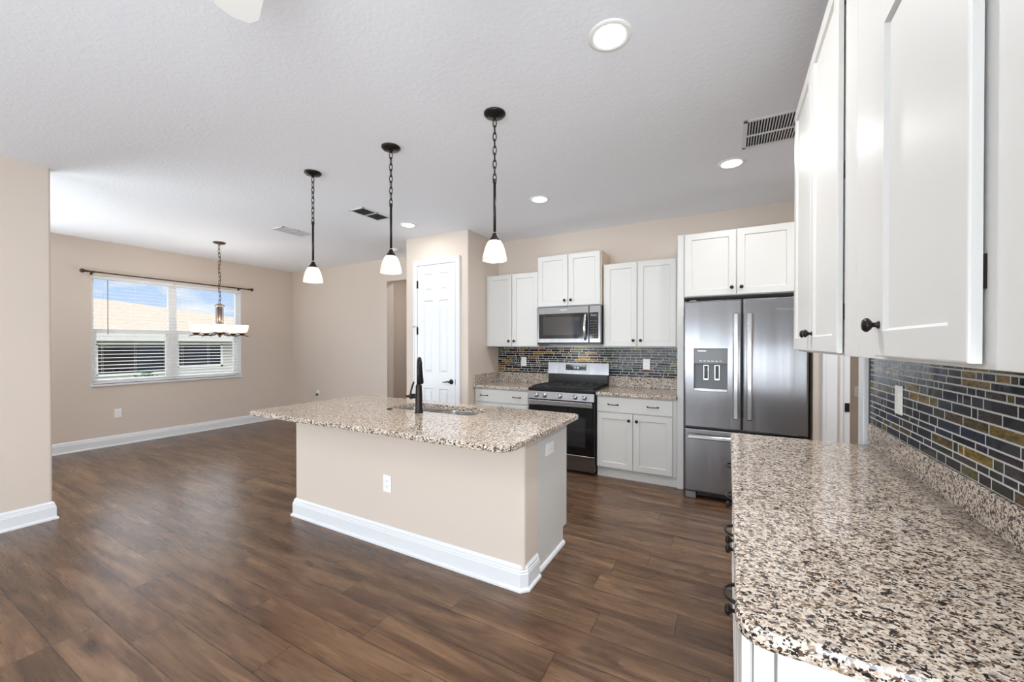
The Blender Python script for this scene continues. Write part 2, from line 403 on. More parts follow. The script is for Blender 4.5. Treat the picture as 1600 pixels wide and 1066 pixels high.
def slab(mb, x0, y0, x1, y1, rad, z0, z1, ease=0.007, hole=None):
    R_ = lambda i, z: [(x, y, z) for x, y in rrect(x0, y0, x1, y1, [max(r, ease + .001) for r in rad], i)]
    rings = [R_(ease, z0), R_(ease * .3, z0 + ease * .3), R_(0, z0 + ease), R_(0, z1 - ease), R_(ease * .3, z1 - ease * .3), R_(ease, z1)]
    if not hole: return mb.loft(rings, True, True)
    mb.loft(rings)
    hx0, hy0, hx1, hy1, hr = hole
    H = rrect(hx0, hy0, hx1, hy1, [hr] * 4)
    mb.loft([[(x, y, z1) for x, y in H], [(x, y, z0) for x, y in H]])
    for z, flip in ((z1, False), (z0, True)):
        O = R_(ease, z); I = [(x, y, z) for x, y in H]; n = len(O)
        fs = [(i, (i + 1) % n, n + (i + 1) % n, n + i) for i in range(n)]
        mb.add(O + I, [f[::-1] for f in fs] if flip else fs)
    return mb
def shaker(mb, fr, a0, b0, a1, b1, t=0.02, st=0.058, rec=0.009):
    def ring(i, c): return [fr(a0 + i, b0 + i, c), fr(a1 - i, b0 + i, c), fr(a1 - i, b1 - i, c), fr(a0 + i, b1 - i, c)]
    rs = [ring(0, 0.001), ring(0, t - .0035), ring(.001, t - .001), ring(.0035, t), ring(st, t), ring(st + .006, t - rec)]
    if fr.flip < 0: rs = [r[::-1] for r in rs]
    return mb.loft(rs, True, True)
def slabfront(mb, fr, a0, b0, a1, b1, t=0.02):
    def ring(i, c): return [fr(a0 + i, b0 + i, c), fr(a1 - i, b0 + i, c), fr(a1 - i, b1 - i, c), fr(a0 + i, b1 - i, c)]
    rs = [ring(0, 0.001), ring(0, t - .0045), ring(.0015, t - .001), ring(.006, t)]
    if fr.flip < 0: rs = [r[::-1] for r in rs]
    return mb.loft(rs, True, True)
def knob(fr, a, b, c, parent):
    mb = MB(); mb.lathe([(.009, 0), (.009, .002), (.0055, .005), (.0055, .011), (.012, .015), (.0165, .020), (.0165, .024), (.012, .029), (.004, .031)], fr(a, b, c), fr.N, 16)
    o = mb.build('knob', M['bronze'], parent); return o
def pull(fr, a, b, c, parent, w=0.10):
    mb = MB(); pts = []
    for k in range(11):
        t = -1 + 2 * k / 10; pts.append(fr(a + t * w / 2, b, c + 0.004 + 0.026 * (1 - abs(t) ** 3)))
    mb.tube(pts, [.0055, .0045, .004, .004, .004, .0045, .004, .004, .004, .0045, .0055], 8)
    for s_ in (-1, 1): mb.lathe([(.009, 0), (.009, .003), (.005, .007)], fr(a + s_ * w / 2, b, c), fr.N, 12)
    return mb.build('pull', M['bronze'], parent)

# ------------------------------------------------------------------ room shell
XL, YB, XRW = -7.55, 4.79, 0.655
def floor():
    mb = MB(); uvl = []; uvs = []
    known = {-2: -2.79, -1: -2.49, 0: -3.035, 1: -2.24, 2: -2.79, 3: -3.16, 5: -0.59, 6: -0.225, 8: -0.635, 9: -0.45, 11: -0.345}
    W, L, Y0 = 0.1833, 1.235, 0.955
    xa, xb, ya, yb = -7.75, 2.6, -4.75, 6.3
    k0 = math.floor((ya - Y0) / W); k1 = math.ceil((yb - Y0) / W); prev = 0
    for k in range(k0, k1):
        off = known.get(k)
        if off is None: off = (prev + random.uniform(.35, .85))
        prev = off
        y0 = Y0 + k * W; y1 = y0 + W
        i = math.floor((xa - off) / L)
        while off + i * L < xb:
            x0 = off + i * L; x1 = x0 + L; i += 1
            c = (random.random(), random.random(), random.random(), 1)
            cx0, cx1, cy0, cy1 = max(x0, xa), min(x1, xb), max(y0, ya), min(y1, yb)
            mb.add([(cx0, cy0, 0), (cx1, cy0, 0), (cx1, cy1, 0), (cx0, cy1, 0)], [(0, 1, 2, 3)], False, c)
            for (x, y) in ((cx0, cy0), (cx1, cy0), (cx1, cy1), (cx0, cy1)): uvl.append((x - x0, y - y0)); uvs.append((L, W))
    o = mb.build('floor', M['plank'], None, 'plank')
    for nm, dat in (('local', uvl), ('size', uvs)):
        u = o.data.uv_layers.new(name=nm); u.data.foreach_set('uv', [q for p in dat for q in p])
    return struct(o)
floor()
struct(MB().box((-7.8, -4.8, -0.3), (2.7, 6.4, -0.002)).build('floor_slab', M['grout']))
struct(MB().box((-7.8, -4.8, CEIL), (2.7, 6.4, CEIL + .25)).build('ceiling', M['ceil']))
WY0, WY1, WZ0, WZ1 = 1.972, 3.845, 0.872, 2.375
def wall_with_holes(name, axis, p0, p1, a0, a1, holes, z0=0, z1=CEIL):
    """wall slab between planes p0..p1 on axis, running a0..a1, with holes (a,b,zlo,zhi)"""
    mb = MB(); cur = a0
    def bx(s, e, zl, zh):
        if e - s < 1e-4 or zh - zl < 1e-4: return
        if axis == 'x': mb.box((p0, s, zl), (p1, e, zh))
        else: mb.box((s, p0, zl), (e, p1, zh))
    for (s, e, zl, zh) in sorted(holes):
        bx(cur, s, z0, z1); bx(s, e, z0, zl); bx(s, e, zh, z1); cur = e
    bx(cur, a1, z0, z1)
    return struct(mb.build(name, M['wall']))
wall_with_holes('wall_left', 'x', -7.72, XL, -4.75, 4.94, [(WY0, WY1, WZ0, WZ1), (-1.7, 0.6, 0.02, 2.3)])
wall_with_holes('wall_back', 'y', YB, 4.94, XL, 0.68, [(-4.985, -3.852, 0, 2.468)])
wall_with_holes('wall_front', 'y', -4.75, -4.6, -7.55, 0.8, [(-4.95, -4.1, 0.02, 2.35), (-3.5, -0.9, 0.02, 2.35), (-0.6, -0.4, 0.1, 2.3)])
wall_with_holes('wall_right', 'x', XRW, 0.80, -4.6, 2.665, [(-2.0, -0.3, 0.1, 2.3)])
wall_with_holes('wall_hall_left', 'x', -5.6, -5.45, 4.94, 6.2, [])
wall_with_holes('wall_hall_back', 'y', 5.9, 6.05, -5.45, -3.0, [])
wall_with_holes('wall_hall_right', 'x', -3.0, -2.85, 4.94, 6.2, [])
wall_with_holes('wall_laundry_back', 'y', 6.0, 6.15, 0.5, 2.5, [])
wall_with_holes('wall_laundry_right', 'x', 2.4, 2.55, 1.9, 6.0, [])
wall_with_holes('wall_laundry_front', 'y', 1.8, 1.95, 0.8, 2.55, [])
wall_with_holes('wall_laundry_left', 'x', 0.55, 0.70, 4.94, 6.0, [])
def bullnose(x0, y0, x1, y1, rad):
    return MB().loft([[(x, y, 0) for x, y in rrect(x0, y0, x1, y1, rad)], [(x, y, CEIL) for x, y in rrect(x0, y0, x1, y1, rad)]], True, True, False)
struct(bullnose(-3.852, 4.045, -2.825, YB, [.018, .018, .001, .001]).build('wall_pantry', M['wall']))
struct(bullnose(-4.95, -4.6, -4.814, 1.03, [.001, .001, .018, .018]).build('wall_partition', M['wall']))
struct(bullnose(0.622, 4.08, 0.80, 4.94, [.004, .004, .001, .001]).build('wall_fridge_side', M['wall']))

BBP = [(0, 0), (.028, 0), (.028, .012), (.017, .022), (.017, .098), (.014, .104), (.014, .112), (.010, .118), (.010, .128), (.003, .140), (0, .145)]
def baseboard(name, runs, prof=BBP, parent=None, m='trim'):
    """runs: polyline (x,y) with outward side on the right of travel; mitred"""
    mb = MB()
    for run in runs:
        P = [Vector((x, y, 0)) for x, y in run]; rings = []
        for i, p in enumerate(P):
            dirs = []
            if i > 0: dirs.append((P[i] - P[i - 1]).normalized())
            if i < len(P) - 1: dirs.append((P[i + 1] - P[i]).normalized())
            ns = [Vector((d.y, -d.x, 0)) for d in dirs]
            nn = sum(ns, Vector()).normalized(); k = 1 / max(nn.dot(ns[0]), .3)
            rings.append([tuple(p + nn * k * d + Vector((0, 0, z))) for d, z in prof])
        mb.loft(rings, True, True)
    o = mb.build(name, M[m], parent); return o
struct(baseboard('baseboard_left', [[(XL, YB), (XL, 0.62)]][::1])) if False else None
struct(baseboard('baseboard_left', [[(XL, 0.62), (XL, YB - .02)]]))
struct(baseboard('baseboard_back', [[(XL + .02, YB), (-4.985, YB)]]))
struct(baseboard('baseboard_partition', [[(-4.814, -4.5), (-4.814, 1.03), (-4.95, 1.03), (-4.95, -4.5)]]))
struct(baseboard('baseboard_pantry', [[(-3.852, 4.78), (-3.852, 4.045), (-3.71, 4.045)], [(-2.952, 4.045), (-2.825, 4.045), (-2.825, 4.2)]]))

# window 1 : twin single-hung
def window1():
    w = struct(bpy.data.objects.new('window_1', None)); C.objects.link(w); w.location = (-7.65, (WY0 + WY1) / 2, WZ0)
    x0, x1 = -7.69, -7.635; ym0, ym1 = 2.845, 2.945
    fr = MB()
    fr.box((x0, WY0, WZ0), (x1, WY0 + .045, WZ1), .003); fr.box((x0, WY1 - .045, WZ0), (x1, WY1, WZ1), .003)
    fr.box((x0, WY0, WZ1 - .045), (x1, WY1, WZ1), .003); fr.box((x0, WY0, WZ0), (x1, WY1, WZ0 + .032), .003)
    fr.box((x0, ym0, WZ0), (x1 + .01, ym1, WZ1), .003)
    fr.build('window_frame', M['vinyl'], w)
    for (a, b) in ((WY0 + .045, ym0), (ym1, WY1 - .045)):
        s_ = MB(); zm = 1.61
        s_.box((x0 + .005, a, zm - .03), (x1 - .008, b, zm + .03), .002)
        s_.box((x0 + .01, a, WZ0 + .032), (x1 - .01, a + .03, zm), .002); s_.box((x0 + .01, b - .03, WZ0 + .032), (x1 - .01, b, zm), .002)
        s_.box((x0 + .01, a + .03, WZ0 + .032), (x1 - .01, b - .03, WZ0 + .068), .002)
        s_.build('sash', M['vinyl'], w)
        g = MB(); g.box((-7.668, a, WZ0 + .06), (-7.664, b, WZ1 - .045)); g.build('pane', M['glass'], w)
    sl = MB(); sl.box((-7.64, WY0 - .012, WZ0 - .028), (XL + .028, WY1 + .012, WZ0), .004); sl.build('window_sill', M['trim'], w)
    rv = MB(); t = .008
    rv.box((-7.64, WY1 - t, WZ0), (XL - .001, WY1, WZ1)); rv.box((-7.64, WY0, WZ0), (XL - .001, WY0 + t, WZ1)); rv.box((-7.64, WY0, WZ1 - t), (XL - .001, WY1, WZ1))
    rv.build('window_reveal', M['trim'], w)
window1()
def blind(a, b, label):
    t = thing('window_blind', label, 'blind', (-7.60, (a + b) / 2, WZ1 - .03), 'white slatted blinds in the window')
    MB().box((-7.628, a, WZ1 - .058), (-7.572, b, WZ1 - .009), .004).build('headrail', M['slat'], t)
    sm = MB(); z = WZ1 - .085; ang = R(-8)
    while z > WZ0 + .035:
        c, s_ = math.cos(ang) * .024, math.sin(ang) * .024
        sm.add([(-7.60 - c, a + .004, z - s_), (-7.60 + c, a + .004, z + s_), (-7.60 + c, b - .004, z + s_), (-7.60 - c, b - .004, z - s_),
                (-7.60 - c, a + .004, z - s_ + .003), (-7.60 + c, a + .004, z + s_ + .003), (-7.60 + c, b - .004, z + s_ + .003), (-7.60 - c, b - .004, z - s_ + .003)],
               [(3, 2, 1, 0), (4, 5, 6, 7), (0, 1, 5, 4), (1, 2, 6, 5), (2, 3, 7, 6), (3, 0, 4, 7)])
        z -= .0505
    sm.build('slats', M['slat'], t)
    MB().box((-7.624, a + .003, WZ0 + .004), (-7.576, b - .003, WZ0 + .022), .003).build('bottom_rail', M['slat'], t)
    cm = MB()
    for f in (.12, .5, .88):
        y = a + (b - a) * f
        for x in (-7.5735, -7.6265): cm.cyl((x, y, WZ0 + .015), (x, y, WZ1 - .05), .0009, 6)
    cm.build('ladder_cord', M['slat'], t)
    return t
b1 = blind(WY0 + .010, 2.893, 'open white slatted blind with a tilt wand, near half of the window')
MB().cyl((-7.566, 2.14, 1.56), (-7.566, 2.14, WZ1 - .06), .004, 8).build('tilt_wand', M['mgrey'], b1)
blind(2.897, WY1 - .010, 'open white slatted blind in the far half of the window, behind the chandelier')

def curtain_rod():
    t = thing('curtain_rod', 'thin bronze curtain rod mounted above the window', 'curtain rod', (XL, 2.93, 2.395))
    x, z = XL + .075, 2.395
    MB().cyl((x, 1.93, z), (x, 3.93, z), .0095, 12).build('rod', M['bronze2'], t)
    for sgn, y in ((-1, 1.93), (1, 3.93)):
        MB().lathe([(.012, 0), (.017, .004), (.012, .012), (.012, .03), (.018, .035), (.026, .055), (.029, .066), (.012, .082), (.002, .086)], (x, y, z), (0, sgn, 0), 14).build('finial', M['bronze2'], t)
    for y in (1.975, 3.80):
        m = MB(); m.box((XL, y - .012, z - .035), (XL + .006, y + .012, z + .02), .002); m.cyl((XL, y, z - .012), (x, y, z - .012), .005, 8); m.lathe([(.013, -.01), (.013, .01)], (x, y, z), (0, 1, 0), 12)
        m.build('bracket', M['bronze2'], t)
curtain_rod()

# unglazed frames: rear openings guessed, nook and right ones added for fill lamps
def slider(name, axis, p, a0, a1, z1, n):
    w = struct(bpy.data.objects.new(name, None)); C.objects.link(w)
    mb = MB(); 
    def bx(s, e, zl, zh):
        if axis == 'y': mb.box((s, p, zl), (e, p + .06, zh))
        else: mb.box((p, s, zl), (p + .06, e, zh))
    for k in range(n + 1):
        c = a0 + (a1 - a0) * k / n; bx(c - .035, c + .035, 0.02, z1)
    bx(a0, a1, z1 - .06, z1); bx(a0, a1, .02, .08)
    mb.build('window_frame', M['vinyl'], w)
slider('window_2', 'y', -4.70, -3.5, -0.9, 2.35, 2)
slider('window_4', 'y', -4.70, -4.95, -4.1, 2.35, 2)
slider('added_opening_right', 'x', 0.72, -2.0, -0.3, 2.3, 1)
slider('added_opening_nook', 'x', -7.68, -1.7, 0.6, 2.3, 2)

# ------------------------------------------------------------------ pantry door
def door1():
    d = struct(bpy.data.objects.new('door_1', None)); C.objects.link(d); y = 4.045; d.location = (-3.31, y, 0)
    fr = Frame((0, y, 0), (1, 0, 0), (0, -1, 0))
    a0, a1, zt = -3.632, -3.012, 2.455
    mb = MB(); t = .013
    cols = [a0, a0 + .105, a0 + .262, a0 + .358, a1 - .105, a1]
    rows = [.01, .17, .848, 1.04, 1.995, 2.11, 2.345, zt]
    cols[3] = a1 - .262
    for i in range(5):
        for j in range(7):
            x0, x1, z0, z1 = cols[i], cols[i + 1], rows[j], rows[j + 1]
            if i in (1, 3) and j in (1, 3, 5):
                def ring(k, c): return [fr(x0 + k, z0 + k, c), fr(x1 - k, z0 + k, c), fr(x1 - k, z1 - k, c), fr(x0 + k, z1 - k, c)]
                mb.loft([ring(0, t), ring(.010, t - .010), ring(.026, t - .010), ring(.044, t - .001)], False, True)
            else:
                mb.add([fr(x0, z0, t), fr(x1, z0, t), fr(x1, z1, t), fr(x0, z1, t)], [(0, 1, 2, 3)])
    mb.build('door_panel', M['trim'], d)
    cs = MB(); w = .072
    for (b0, b1, zt2) in ((a0 - w, a0 - .006, zt + .006 + w), (a1 + .006, a1 + w, zt + .006 + w)):
        cs.fbox(fr, (b0, 0, -.002), (b1, zt + .0055, .019), .002)
    cs.fbox(fr, (a0 - w, zt + .006, -.002), (a1 + w, zt + .006 + w, .019), .003)
    cs.fbox(fr, (a0 - w, 0, .0185), (a0 - w + .022, zt + w - .0165, .027), .004); cs.fbox(fr, (a1 + w - .022, 0, .0185), (a1 + w, zt + w - .0165, .027), .004)
    cs.fbox(fr, (a0 - w, zt + .006 + w - .022, .0185), (a1 + w, zt + .006 + w, .027), .004)
    cs.build('door_casing', M['trim'], d)
    for z in (2.215, 1.60, .25):
        h = MB(); h.cyl(fr(a0 - .004, z - .05, .019), fr(a0 - .004, z + .05, .019), .007, 10); h.fbox(fr, (a0 - .004, z - .05, .002), (a0 + .012, z + .05, .016), .001)
        o = h.build('hinge', M['bronze'], d)
    st = MB(); st.tube([fr(a0 - .004, 1.655, .012), fr(a0 - .02, 1.66, .03), fr(a0 - .045, 1.655, .05)], .004, 8); st.cyl(fr(a0 - .045, 1.655, .05), fr(a0 - .045, 1.655, .03), .008, 10)
    st.build('door_stop', M['chrome'], d)
    hd = MB(); c = fr(a1 - .062, .945, t); hd.lathe([(.032, 0), (.032, .006), (.026, .012), (.012, .014), (.012, .045), (.014, .05), (.008, .056)], c, fr.N, 20)
    hd.tube([fr(a1 - .062, .945, .05), fr(a1 - .10, .947, .053), fr(a1 - .14, .938, .052), fr(a1 - .175, .940, .05)], [.009, .0085, .007, .006], 10)
    hd.build('door_handle', M['bronze'], d)
    sp = MB(); sp.fbox(fr, (a1 + .002, .91, .0), (a1 + .008, .98, .0205)); sp.build('strike_plate', M['bronze'], d)
door1()
# door beyond the fridge: casing, jamb and edge of an open door
def door2():
    d = struct(bpy.data.objects.new('door_2', None)); C.objects.link(d)
    m = MB(); m.box((.68, 4.058, 0), (.782, 4.08, 2.52), .004); m.box((.682, 4.05, 0), (.705, 4.06, 2.52), .003); m.build('door_casing', M['trim'], d)
    m = MB(); m.box((.80, 4.082, 0), (.822, 4.30, 2.48), .002); m.build('jamb', M['trim'], d)
    m = MB(); m.box((.824, 4.10, .01), (.868, 4.86, 2.46), .003); m.build('door_panel', M['trim'], d)
    m = MB(); m.box((.834, 4.094, .875), (.864, 4.1005, .945), .002); m.box((.842, 4.09, .895), (.856, 4.097, .925), .002); m.build('strike_plate', M['bronze'], d)
door2()
struct(MB().box((.618, 2.667, 0), (.82, 2.76, 2.6), .004).build('trim_1', M['trim']))

# ------------------------------------------------------------------ outlets and switches
def outlet(p, U, N, label, kind='duplex', horiz=False, w=.078, h=.122):
    t = thing('wall_outlet' if kind != 'switch' else 'wall_switch', label, 'outlet' if kind != 'switch' else 'switch', p, 'white outlets and switches on the walls')
    fr = Frame(p, U, N)
    if horiz: w, h = h, w
    mb = MB(); mb.fbox(fr, (-w / 2, -h / 2, 0), (w / 2, h / 2, .006), .003); mb.build('cover_plate', M['plastic'], t)
    if kind == 'switch':
        m = MB(); m.fbox(fr, (-.017, -.034, .005), (.017, .034, .009), .002); m.build('rocker', M['plastic'], t); return t
    for s_ in (-1, 1):
        a, b = (s_ * .02, 0) if horiz else (0, s_ * .02)
        m = MB(); m.fbox(fr, (a - .015, b - .0145, .005), (a + .015, b + .0145, .008), .003); k = m.build('socket', M['plastic'], t)
        q = MB()
        for (da, db, ww, hh) in ((-.006, .003, .002, .007), (.006, .003, .002, .006), (0, -.007, .004, .004)):
            if horiz: da, db, ww, hh = db, da, hh, ww
            q.fbox(fr, (a + da - ww / 2, b + db - hh / 2, .0075), (a + da + ww / 2, b + db + hh / 2, .0085))
        q.build('slot', M['slot'], k)
    return t
outlet((XL, 2.235, .45), (0, -1, 0), (1, 0, 0), 'white wall outlet low on the wall under the window')
o_ = outlet((-6.77, YB, .50), (1, 0, 0), (0, -1, 0), 'white wall outlet with a small grey plug-in, low on the bright far wall')
MB().box((-6.79, YB - .045, .455), (-6.745, YB - .008, .50), .006).build('plug', M['plug'], o_)
outlet((-2.418, YB - .018, 1.19), (1, 0, 0), (0, -1, 0), 'white outlet on the mosaic backsplash left of the range')
outlet((-.825, YB - .018, 1.19), (1, 0, 0), (0, -1, 0), 'white outlet on the mosaic backsplash between range and refrigerator')
outlet((-2.10, 2.02, .44), (1, 0, 0), (0, -1, 0), 'white outlet on the beige front of the island')
outlet((-1.028, 2.40, .735), (0, 1, 0), (1, 0, 0), 'white sideways outlet on the end panel of the island', horiz=True)
outlet((XRW - .016, 2.25, 1.185), (0, 1, 0), (-1, 0, 0), 'white rocker switch on the dark mosaic of the right wall', kind='switch')
outlet((1.345, 6.0, .866), (1, 0, 0), (0, -1, 0), 'pale outlet on the taupe wall beyond the white door edge, past the refrigerator')

# ------------------------------------------------------------------ island
IT = .908; IB = .872
def island():
    t = thing('kitchen_island', 'kitchen island with a beige panelled front and white end, under the large granite slab', 'kitchen island', (-2.09, 2.37, 0))
    m = MB(); P = rrect(-3.15, 2.02, -1.02, 2.197, [.016, .016, .002, .002]); m.loft([[(x, y, 0) for x, y in P], [(x, y, IB) for x, y in P]], True, True); m.build('knee_wall', M['wall'], t)
    m = MB(); m.box((-3.13, 2.198, .115), (-1.036, 2.70, .67), 0); m.box((-3.13, 2.198, 0), (-1.036, 2.64, .115)); m.box((-3.13, 2.198, .67), (-2.5, 2.70, IB)); m.box((-1.59, 2.198, .67), (-1.036, 2.70, IB)); m.box((-2.5, 2.668, .67), (-1.6, 2.7, IB)); m.build('cabinet_body', M['cab'], t)
    m = MB(); poly = [(2.198, 0), (2.645, 0), (2.645, .118), (2.715, .118), (2.715, IB), (2.198, IB)]
    m.loft([[(-1.036, y, z) for y, z in poly], [(-1.028, y, z) for y, z in poly]], True, True); m.build('end_panel', M['cab'], t)
    fr = Frame((0, 2.70, 0), (-1, 0, 0), (0, 1, 0))
    for k in range(4):
        a0 = 1.06 + k * .515; m = MB(); shaker(m, fr, a0, .125, a0 + .505, .68); dd = m.build('door', M['cab'], t); knob(fr, a0 + (.46 if k % 2 == 0 else .04), .63, .02, dd)
        m = MB(); slabfront(m, fr, a0, .69, a0 + .505, .855); dr = m.build('drawer', M['cab'], t); pull(fr, a0 + .2525, .77, .02, dr)
    baseboard('baseboard', [[(-3.15, 2.19), (-3.15, 2.02), (-1.045, 2.02), (-1.02, 2.045), (-1.02, 2.195)]], BBP, t)
    baseboard('shoe_molding', [[(-1.028, 2.225), (-1.028, 2.65)]], [(0, 0), (.016, 0), (.016, .012), (.010, .022), (0, .026)], t)
    sp = MB(); sp.box((-1.10, 2.04, IB - .026), (-.992, 2.20, IB - .001), .003); sp.build('support_bracket', M['plastic'], t)
island()
tag(slab(MB(), -3.25, 1.70, -.953, 2.80, [.03, .10, .05, .06], IB, IT, .008, (-2.42, 2.33, -1.61, 2.655, .07)).build('island_countertop', M['granite']), 'large speckled granite slab on the island with a sink cut-out', 'countertop')
def sink():
    t = thing('double_sink', 'stainless double-bowl undermount sink sunk into the island slab', 'sink', (-2.03, 2.54, IB))
    m = MB()
    for (x0, x1) in ((-2.44, -2.055), (-2.02, -1.60)):
        rr = lambda i, z: [(x, y, z) for x, y in rrect(x0, 2.322, x1, 2.663, [.07] * 4, i)]
        m.loft([rr(0, IB - .001), rr(.002, IB - .01), rr(.004, IB - .15), rr(.02, IB - .175), rr(.06, IB - .18)][::-1], True, False, True)
    m.box((-2.056, 2.325, IB - .02), (-2.019, 2.66, IB - .003), .004)
    m.build('bowls', M['bowl'], t)
    for x in (-2.245, -1.825):
        MB().lathe([(.045, 0), (.045, .002), (.03, .003), (.03, .001)], (x, 2.49, IB - .180), (0, 0, 1), 20).build('drain', M['chrome'], t)
sink()
def faucet():
    bx, by = -2.03, 2.265
    t = thing('kitchen_faucet', 'dark bronze pull-down faucet standing on the island beside the sink', 'faucet', (bx, by, IT))
    m = MB(); m.lathe([(.032, 0), (.032, .006), (.029, .010), (.027, .03), (.026, .12), (.023, .19), (.0235, .20), (.019, .21), (.0165, .215)], (bx, by, IT), (0, 0, 1), 24); m.build('body', M['bronze'], t)
    d = Vector((-.60, .80, 0)); pts = []; rs = []
    B = Vector((bx, by, IT))
    path = [(0, .21), (0, .30), (.003, .345), (.014, .38), (.032, .398), (.055, .402), (.078, .392), (.095, .370)]
    for a, z in path: pts.append(B + d * a + Vector((0, 0, z))); rs.append(.0155)
    m = MB(); m.tube(pts, rs, 14); m.build('neck', M['bronze'], t)
    p0 = pts[-1]; dr = (Vector(d) * .25 + Vector((0, 0, -1))).normalized()
    m = MB(); m.lathe([(.0165, -.01), (.018, 0), (.017, .02), (.021, .10), (.026, .155), (.024, .168), (.018, .170)], p0, dr, 20); m.build('spray_head', M['bronze'], t)
    s_ = Vector((-.80, -.60, 0)); h0 = B + Vector((0, 0, .125))
    m = MB(); m.lathe([(.016, 0), (.018, .02), (.018, .05), (.022, .054), (.022, .062), (.014, .068), (.008, .08), (.010, .09), (.003, .098)], h0, s_, 16); m.build('handle_hub', M['bronze'], t)
    m = MB(); q = h0 + s_ * .058
    m.tube([q, q + s_ * .002 + Vector((0, 0, .03)), q - s_ * .010 + Vector((0, 0, .072)), q - s_ * .022 + Vector((0, 0, .108))], [.007, .006, .0075, .006], 10); m.build('lever', M['bronze'], t)
faucet()
MB_ = MB().lathe([(.024, 0), (.024, .004), (.018, .008), (.010, .010), (.001, .010)], (-2.34, 2.275, IT), (0, 0, 1), 18)
tag(MB_.build('air_switch_button', M['bronze']), 'small bronze air-switch button on the island left of the faucet', 'button')

# ------------------------------------------------------------------ cabinets
def upper(name_label, x0, x1, z0, z1, yf, yb, doors, side='cab', top_trim=0.0):
    t = thing('upper_cabinet', name_label, 'cabinet', ((x0 + x1) / 2, yf, z0), 'white upper cabinets')
    m = MB(); m.box((x0, yf, z0), (x1, yb - .002, z1), .002); m.build('body', M['cab'], t)
    fr = Frame((0, yf, 0), (1, 0, 0), (0, -1, 0))
    n = len(doors)
    for k, (a, b) in enumerate(doors):
        m = MB(); shaker(m, fr, a, z0 + .006, b, z1 - .006); d = m.build('door', M['cab'], t)
        knob(fr, (b - .035) if k == 0 else (a + .035), z0 + .07, .02, d)
    return t
YU = 4.465
upper('white two-door upper cabinet in the corner against the pantry wall', -2.822, -2.055, 1.392, 2.322, YU, YB, [(-2.79, -2.432), (-2.424, -2.062)])
t_ = upper('white two-door upper cabinet set higher, right above the microwave', -2.05, -1.262, 1.872, 2.492, YU - .03, YB, [(-2.045, -1.66), (-1.652, -1.272)])
MB().box((-1.2625, YU - .03, 1.872), (-1.258, YB - .002, 2.492)).build('side_skin', M['cabin'], t_)
upper('white two-door upper cabinet between the microwave and the refrigerator panel', -1.2455, -.436, 1.392, 2.328, YU, YB, [(-1.225, -.872), (-.864, -.475)])
def fridge_cab():
    t = upper('wide white cabinet over the refrigerator', -.374, .618, 1.875, 2.485, 4.19, YB, [(-.366, .066), (.074, .51)])
fridge_cab()
tag(MB().box((-.434, 4.19, 0), (-.376, YB - .002, 2.487), .002).build('side_panel', M['cab']), 'tall white end panel standing left of the refrigerator', 'panel')

def base_run(label, x0, x1, d0, d1, split, pulls, knobs=True, yf=4.19):
    t = thing('base_cabinet', label, 'cabinet', ((x0 + x1) / 2, yf, 0), 'white base cabinets')
    m = MB(); m.box((x0, yf, .105), (x1, YB - .002, .872), .001); m.build('body', M['cab'], t)
    MB().box((x0, yf + .025, 0), (x1, YB - .002, .105)).build('toe_kick', M['cab'], t)
    fr = Frame((0, yf, 0), (1, 0, 0), (0, -1, 0))
    m = MB(); slabfront(m, fr, d0, .704, d1, .862); dr = m.build('drawer', M['cab'], t)
    for p in pulls: pull(fr, p, .785, .02, dr)
    for k, (a, b) in enumerate(((d0, split - .004), (split + .004, d1))):
        m = MB(); shaker(m, fr, a, .112, b, .692); d = m.build('door', M['cab'], t)
        knob(fr, b - .035 if k == 0 else a + .035, .63, .02, d)
base_run('white base cabinet left of the range, beside the pantry', -2.822, -2.046, -2.792, -2.055, -2.424, (-2.672, -2.212))
base_run('white base cabinet between the range and the refrigerator panel', -1.238, -.436, -1.23, -.474, -.855, (-1.06, -.66))
def back_slab(label, x0, x1, sides):
    t = thing('granite_countertop', label, 'countertop', ((x0 + x1) / 2, 4.5, .872))
    m = MB(); slab(m, x0, 4.145, x1, YB - .002, [.004] * 4, .874, .912, .007); m.build('slab', M['granite'], t)
    m = MB(); m.box((x0 + .001, YB - .022, .912), (x1 - .001, YB - .002, 1.035), .003)
    m.build('upstand', M['granite'], t)
    if sides:
        m = MB(); m.box((x0 + .001, 4.16, .912), (x0 + .022, YB - .022, 1.035), .003); m.build('upstand', M['granite'], t)
back_slab('short granite countertop left of the range with side splash on the pantry wall', -2.823, -2.044, True)
back_slab('short granite countertop right of the range', -1.242, -.436, False)

